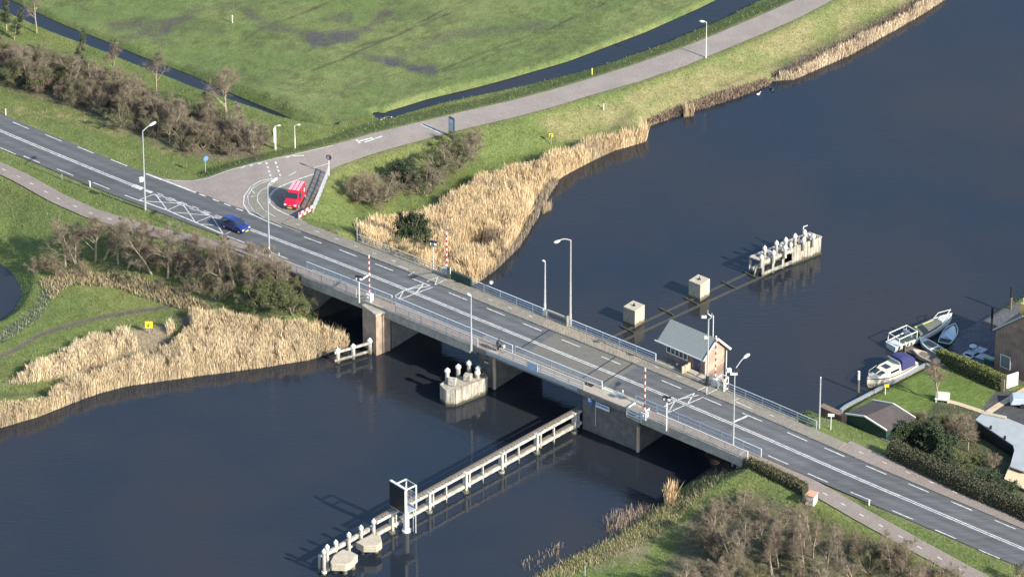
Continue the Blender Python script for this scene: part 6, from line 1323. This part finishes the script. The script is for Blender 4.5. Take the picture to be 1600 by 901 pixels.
first['tall1'] = (make_tree('bare_tree', 'x', 'tree', 311, M_twig2, h=9.0, spread=1.6, base_r=.12, low=.3, n1=18, n2=6, n3=5, n4=3, stems=2), False)
first['ever'] = (make_tree('evergreen_shrub', 'x', 'shrub', 400, M_twig3, h=3.2, spread=1.4, base_r=.07, low=.05, n1=22, n2=6, n3=4, n4=1, stems=5, stem_spread=.3, leaves=(M_leaf, 9000, .085)), False)
first['olive'] = (make_tree('olive_shrub', 'x', 'shrub', 401, M_twig3, h=2.8, spread=1.3, base_r=.06, low=.05, n1=22, n2=6, n3=5, n4=2, stems=6, stem_spread=.4, leaves=(M_leaf2, 3200, .07)), False)
first['ivy'] = (make_tree('ivy_tree', 'x', 'tree', 402, M_twig, h=6.0, spread=1.0, base_r=.14, low=.15, n1=14, n2=6, n3=4, n4=3, leaves=(M_leaf, 3600, .09)), False)
orn = ['First', 'Second', 'Third', 'Fourth', 'Fifth', 'Sixth', 'Seventh', 'Eighth', 'Ninth', 'Tenth', 'Eleventh', 'Twelfth', 'Thirteenth', 'Fourteenth', 'Fifteenth', 'Sixteenth', 'Seventeenth', 'Eighteenth', 'Nineteenth', 'Twentieth']
row = [(102,418,1.05),(116,412,1.0),(149,408,1.15),(163,404,.95),(185,412,1.0),(201,418,1.1),(219,421,1.0),(237,428,1.05),(262,434,1.12),(280,430,.95),(300,443,1.05),(322,440,1.0),(345,450,1.08),(367,448,1.0),(392,456,1.0),(412,452,.9),(434,460,.85),(455,466,.8),(473,470,.7)]
for i, (px, py, s) in enumerate(row): put('row%d' % (i % 4), px, py, (s * 1.1, s * 1.1, s * .92), '%s bare brown tree from the left in the row below the cycle path' % orn[i].lower(), 'trees in the row below the cycle path')
for i, (px, py, s, k) in enumerate([(75,425,.8,1),(90,432,.7,1),(55,425,.6,3),(130,430,.6,0),(250,452,.5,2),(340,470,.6,2),(385,475,.7,2),(290,462,.5,3),(200,440,.5,2),(315,458,.6,0),(225,418,.9,0),(245,420,.9,2),(270,424,.95,0),(290,428,.95,1),(312,432,1,0),(334,438,1,2),(356,440,1,0),(378,444,1,2),(400,448,1,0),(422,446,1,2),(445,452,1,0),(300,450,.8,2),(350,462,.8,0),(410,466,.8,2),(465,462,.9,0)]):
    put('bush%d' % k, px, py, s, 'low bare shrub under the tree row below the cycle path', 'undergrowth shrubs below the tree row')
for i, (px, py, s) in enumerate([(405,480,1.15),(430,486,1.3),(455,492,1.25),(478,492,.95),(420,470,1.1),(447,474,1.15)]):
    put('olive', px, py, s, 'olive green shrub clump at the left foot of the bridge', 'olive shrubs at the left bridge foot')
# scrub belt beyond the main road, upper left
BELT = [(-20,82),(40,96),(110,118),(180,146),(250,172),(310,190),(370,206),(412,222),(400,240),(335,246),(285,238),(235,220),(180,196),(120,172),(60,148),(0,122),(-20,112)]
rb_ = np.random.default_rng(3); bx, by = sample_px(BELT, 140, rb_)
for a, c in sorted(zip(bx, by), key=lambda q: q[1]):
    kd = random.choice(('bush0', 'bush0', 'bush1', 'bush2', 'bush2', 'bush3', 'row0', 'row3', 'olive'))
    la, gp = {'b': ('bare brown shrub in the scrub belt between main road and ditch', 'shrubs of the scrub belt'), 'r': ('bare tree standing among the shrubs of the upper left scrub belt', 'trees of the scrub belt'), 'o': ('olive green leafy shrub in the upper left scrub belt', 'green shrubs of the scrub belt')}[kd[0]]
    put(kd, a, c, random.choice((.5, .7, .9, 1.1, 1.25)) * random.uniform(.85, 1.1) * (.62 if kd[0] == 'r' else .92), la, gp)
for px, py, s, k, la in [(57,52,.95,'tall0','slim pale trunked tree left of the ditch near the top left corner'), (10,48,.8,'ivy','ivy clad tree at the very top left corner'), (22,62,.75,'ivy','ivy clad tree just inside the top left corner'), (122,105,.85,'ivy','dark ivy clad tree in the upper scrub beside the ditch'),
        (244,142,.85,'row0','bare tree with forked dark trunk at the ditch bend'), (354,187,.95,'big','round crowned bare tree with the widest crown beside the ditch'), (328,178,.5,'row2','small crooked bare tree left of the round crowned tree'), (266,212,.9,'row1','pale stemmed bare tree in the lower scrub belt'), (352,214,.75,'row3','pale stemmed bare tree at the right part of the scrub belt'), (175,118,.75,'row2','bare tree standing against the ditch in the upper scrub'), (105,150,.8,'row3','bare tree in the middle of the left scrub belt'), (205,175,.8,'row0','bare tree in the middle of the scrub belt above the street lamp')]:
    put(k, px, py, s, la)
# shrubs between side road and reeds
for px, py, s, k, la in [(556,312,1.15,'bush1','leftmost brown bare shrub between guard fence and reeds'), (580,318,1.35,'bush3','large reddish bare shrub above the reed bed'), (602,314,1.25,'bush0','brown bare shrub next to the large reddish one'), (640,292,1.2,'ever','dark evergreen shrub above the reed bed'), (660,305,1.3,'bush0','brown bare shrub hanging over the reeds below the evergreen'), (630,278,1.0,'ever','smaller evergreen shrub nearer to the side road'),
        (690,274,1.3,'bush2','olive bare shrub below the information board'), (715,262,1.25,'bush0','bare shrub right below the information board'), (738,240,1.1,'bush1','thin bare shrub right of the information board'), (708,245,1.1,'olive','green shrub directly at the information board'), (676,290,1.0,'olive','green shrub between evergreen and reeds'),
        (637,396,(1.2, 1.2, 1.9),'ever','round dark evergreen standing alone in the reeds by the bridge'), (652,404,1.0,'bush1','bare brown shrub right beside the lone evergreen'), (622,402,.9,'bush2','bare olive shrub left of the lone evergreen'), (770,385,.8,'bush1','bare twiggy shrub in the gap of the reed bed'), (782,400,.7,'bush3','bare reddish shrub at the outer edge of the reed bed'), (640,412,.8,'bush0','low bare shrub by the far railing')]:
    put(k, px, py, s, la)
# copse at the lower right
CP = [(1100,862),(1150,842),(1215,836),(1290,842),(1350,866),(1420,905),(1480,960),(1300,1010),(1090,1000),(1060,930)]
rb_ = np.random.default_rng(11); bx, by = sample_px(CP, 46, rb_)
for a, c in sorted(zip(bx, by), key=lambda q: q[1]): put(random.choice(('tall0', 'tall1', 'row1', 'row3', 'tall1')), a, c, random.uniform(.62, .95), 'slender bare tree in the copse at the lower right', 'trees of the lower right copse')
rb_ = np.random.default_rng(12); bx, by = sample_px([(1060,880),(1100,820),(1180,790),(1270,800),(1350,830),(1440,890),(1500,940),(1300,960)], 34, rb_)
for a, c in sorted(zip(bx, by), key=lambda q: q[1]): put('bush%d' % random.choice((0, 1, 2, 2, 3)), a, c, random.uniform(.6, .95), 'bare shrub at the edge of the lower right copse', 'shrubs of the lower right copse')
put('row3', 1590, 905, .6, 'bare treetop at the bottom right corner beside the path'); put('bush0', 1490, 905, .7, 'bare shrub between path and road at the bottom right')
# hedges
def hedge(name, label, pts, hw, h, lm, n, z0=None, rough=.12, sz=.1):
    P = [gnd(a, b) for a, b in pts]; t = thing(name, P[0], label, 'hedge'); m = MB(); D = dens([tuple(p) for p in P], .5); n_ = len(D); rings = []
    for i, p in enumerate(D):
        a = D[max(i - 1, 0)]; c = D[min(i + 1, n_ - 1)]; d = (c - a); d.z = 0; d.normalize(); s = Vector((-d.y, d.x, 0)); hh_ = h * random.uniform(.95, 1.05); w_ = hw * random.uniform(.92, 1.05); zb = p.z - .2
        rings.append([p + s * w_ + Vector((0, 0, -.3)), p + s * w_ * 1.02 + Vector((0, 0, hh_ * .6)), p + s * w_ * .8 + Vector((0, 0, hh_ * .95)), p + Vector((0, 0, hh_)), p - s * w_ * .8 + Vector((0, 0, hh_ * .95)), p - s * w_ * 1.02 + Vector((0, 0, hh_ * .6)), p - s * w_ + Vector((0, 0, -.3))])
    m.loft(rings); m.build('core', M_wood if False else mat('hedge_core', (.03,.032,.018), .95), t)
    A = np.array([[v[:] for v in r] for r in rings]); i = rng.integers(0, n_ - 1, n); j = rng.integers(0, 6, n); u = rng.random((n, 1)); v = rng.random((n, 1))
    Pt = A[i, j] * (1 - u) * (1 - v) + A[i + 1, j] * u * (1 - v) + A[i, j + 1] * (1 - u) * v + A[i + 1, j + 1] * u * v + rng.normal(0, rough, (n, 3))
    V, Q_ = leafq(Pt - np.array(P[0])[None], sz); bigmesh('foliage', V, Q_, lm, parent=t); return t
M_clip = mat('clipped_hedge_leaves', (.17,.19,.045), .7, (.09,.11,.03), 2.5, .9)
hedge('clipped_hedge', 'clipped yellow green hedge between lawn and terrace', [(1468,568),(1500,580),(1540,597),(1568,610)], .55, 1.9, M_clip, 9000, rough=.05, sz=.09)
hedge('dark_hedge', 'long dark hedge along the far cycle path at the lower right', [(1392,710),(1440,733),(1490,757),(1540,780),(1600,806),(1650,830)], .85, 1.7, mat('dark_hedge_leaves', (.05,.06,.028), .8, (.07,.055,.03), 2, .9), 16000, sz=.11)
hedge('low_hedge', 'low olive hedge beside the footway at the right bridge end', [(1166,728),(1200,742),(1235,758),(1258,771)], .55, 1.1, mat('olive_hedge_leaves', (.12,.11,.045), .8, (.07,.065,.03), 2, .9), 6000, sz=.09)
# garden shrubs and trees
for px, py, s, k, la in [(1466,626,(.85,.85,.88),'row2','small bare tree with rusty twigs over the white bench'), (1400,672,.8,'ever','evergreen shrub at the right corner of the boathouse'), (1420,690,1.1,'ever','dense evergreen shrub behind the timber screen'), (1445,700,1.25,'ever','largest evergreen shrub in the waterside garden'), (1470,712,1.1,'ever','evergreen shrub in the middle of the waterside garden'), (1430,668,.9,'olive','green shrub next to the boathouse roof'), (1452,672,.8,'bush0','bare shrub near the white bench'),
        (1495,690,1.1,'bush3','reddish bare shrub in the waterside garden'), (1478,672,.9,'olive','green shrub below the white bench'), (1512,705,.62,'row0','white stemmed bare tree in the garden shrubs'), (1500,730,.8,'olive','yellow green shrub by the dark hedge'), (1525,722,.7,'olive','green shrub right of the white stemmed tree'), (1552,730,.6,'bush1','rusty brown small shrub by the grey roof'), (1490,745,.9,'ever','evergreen shrub growing out of the dark hedge'), (1530,762,1.0,'ever','evergreen shrub at the right part of the dark hedge'), (1565,778,.9,'ever','evergreen shrub near the tan roof'), (1508,676,.8,'bush3','dark red bare shrub close to the garden path')]:
    put(k, px, py, s, la)
# unused prototypes go away
for k, (src, used) in first.items():
    if not used:
        for c in list(src.children): bpy.data.objects.remove(c)
        bpy.data.objects.remove(src)
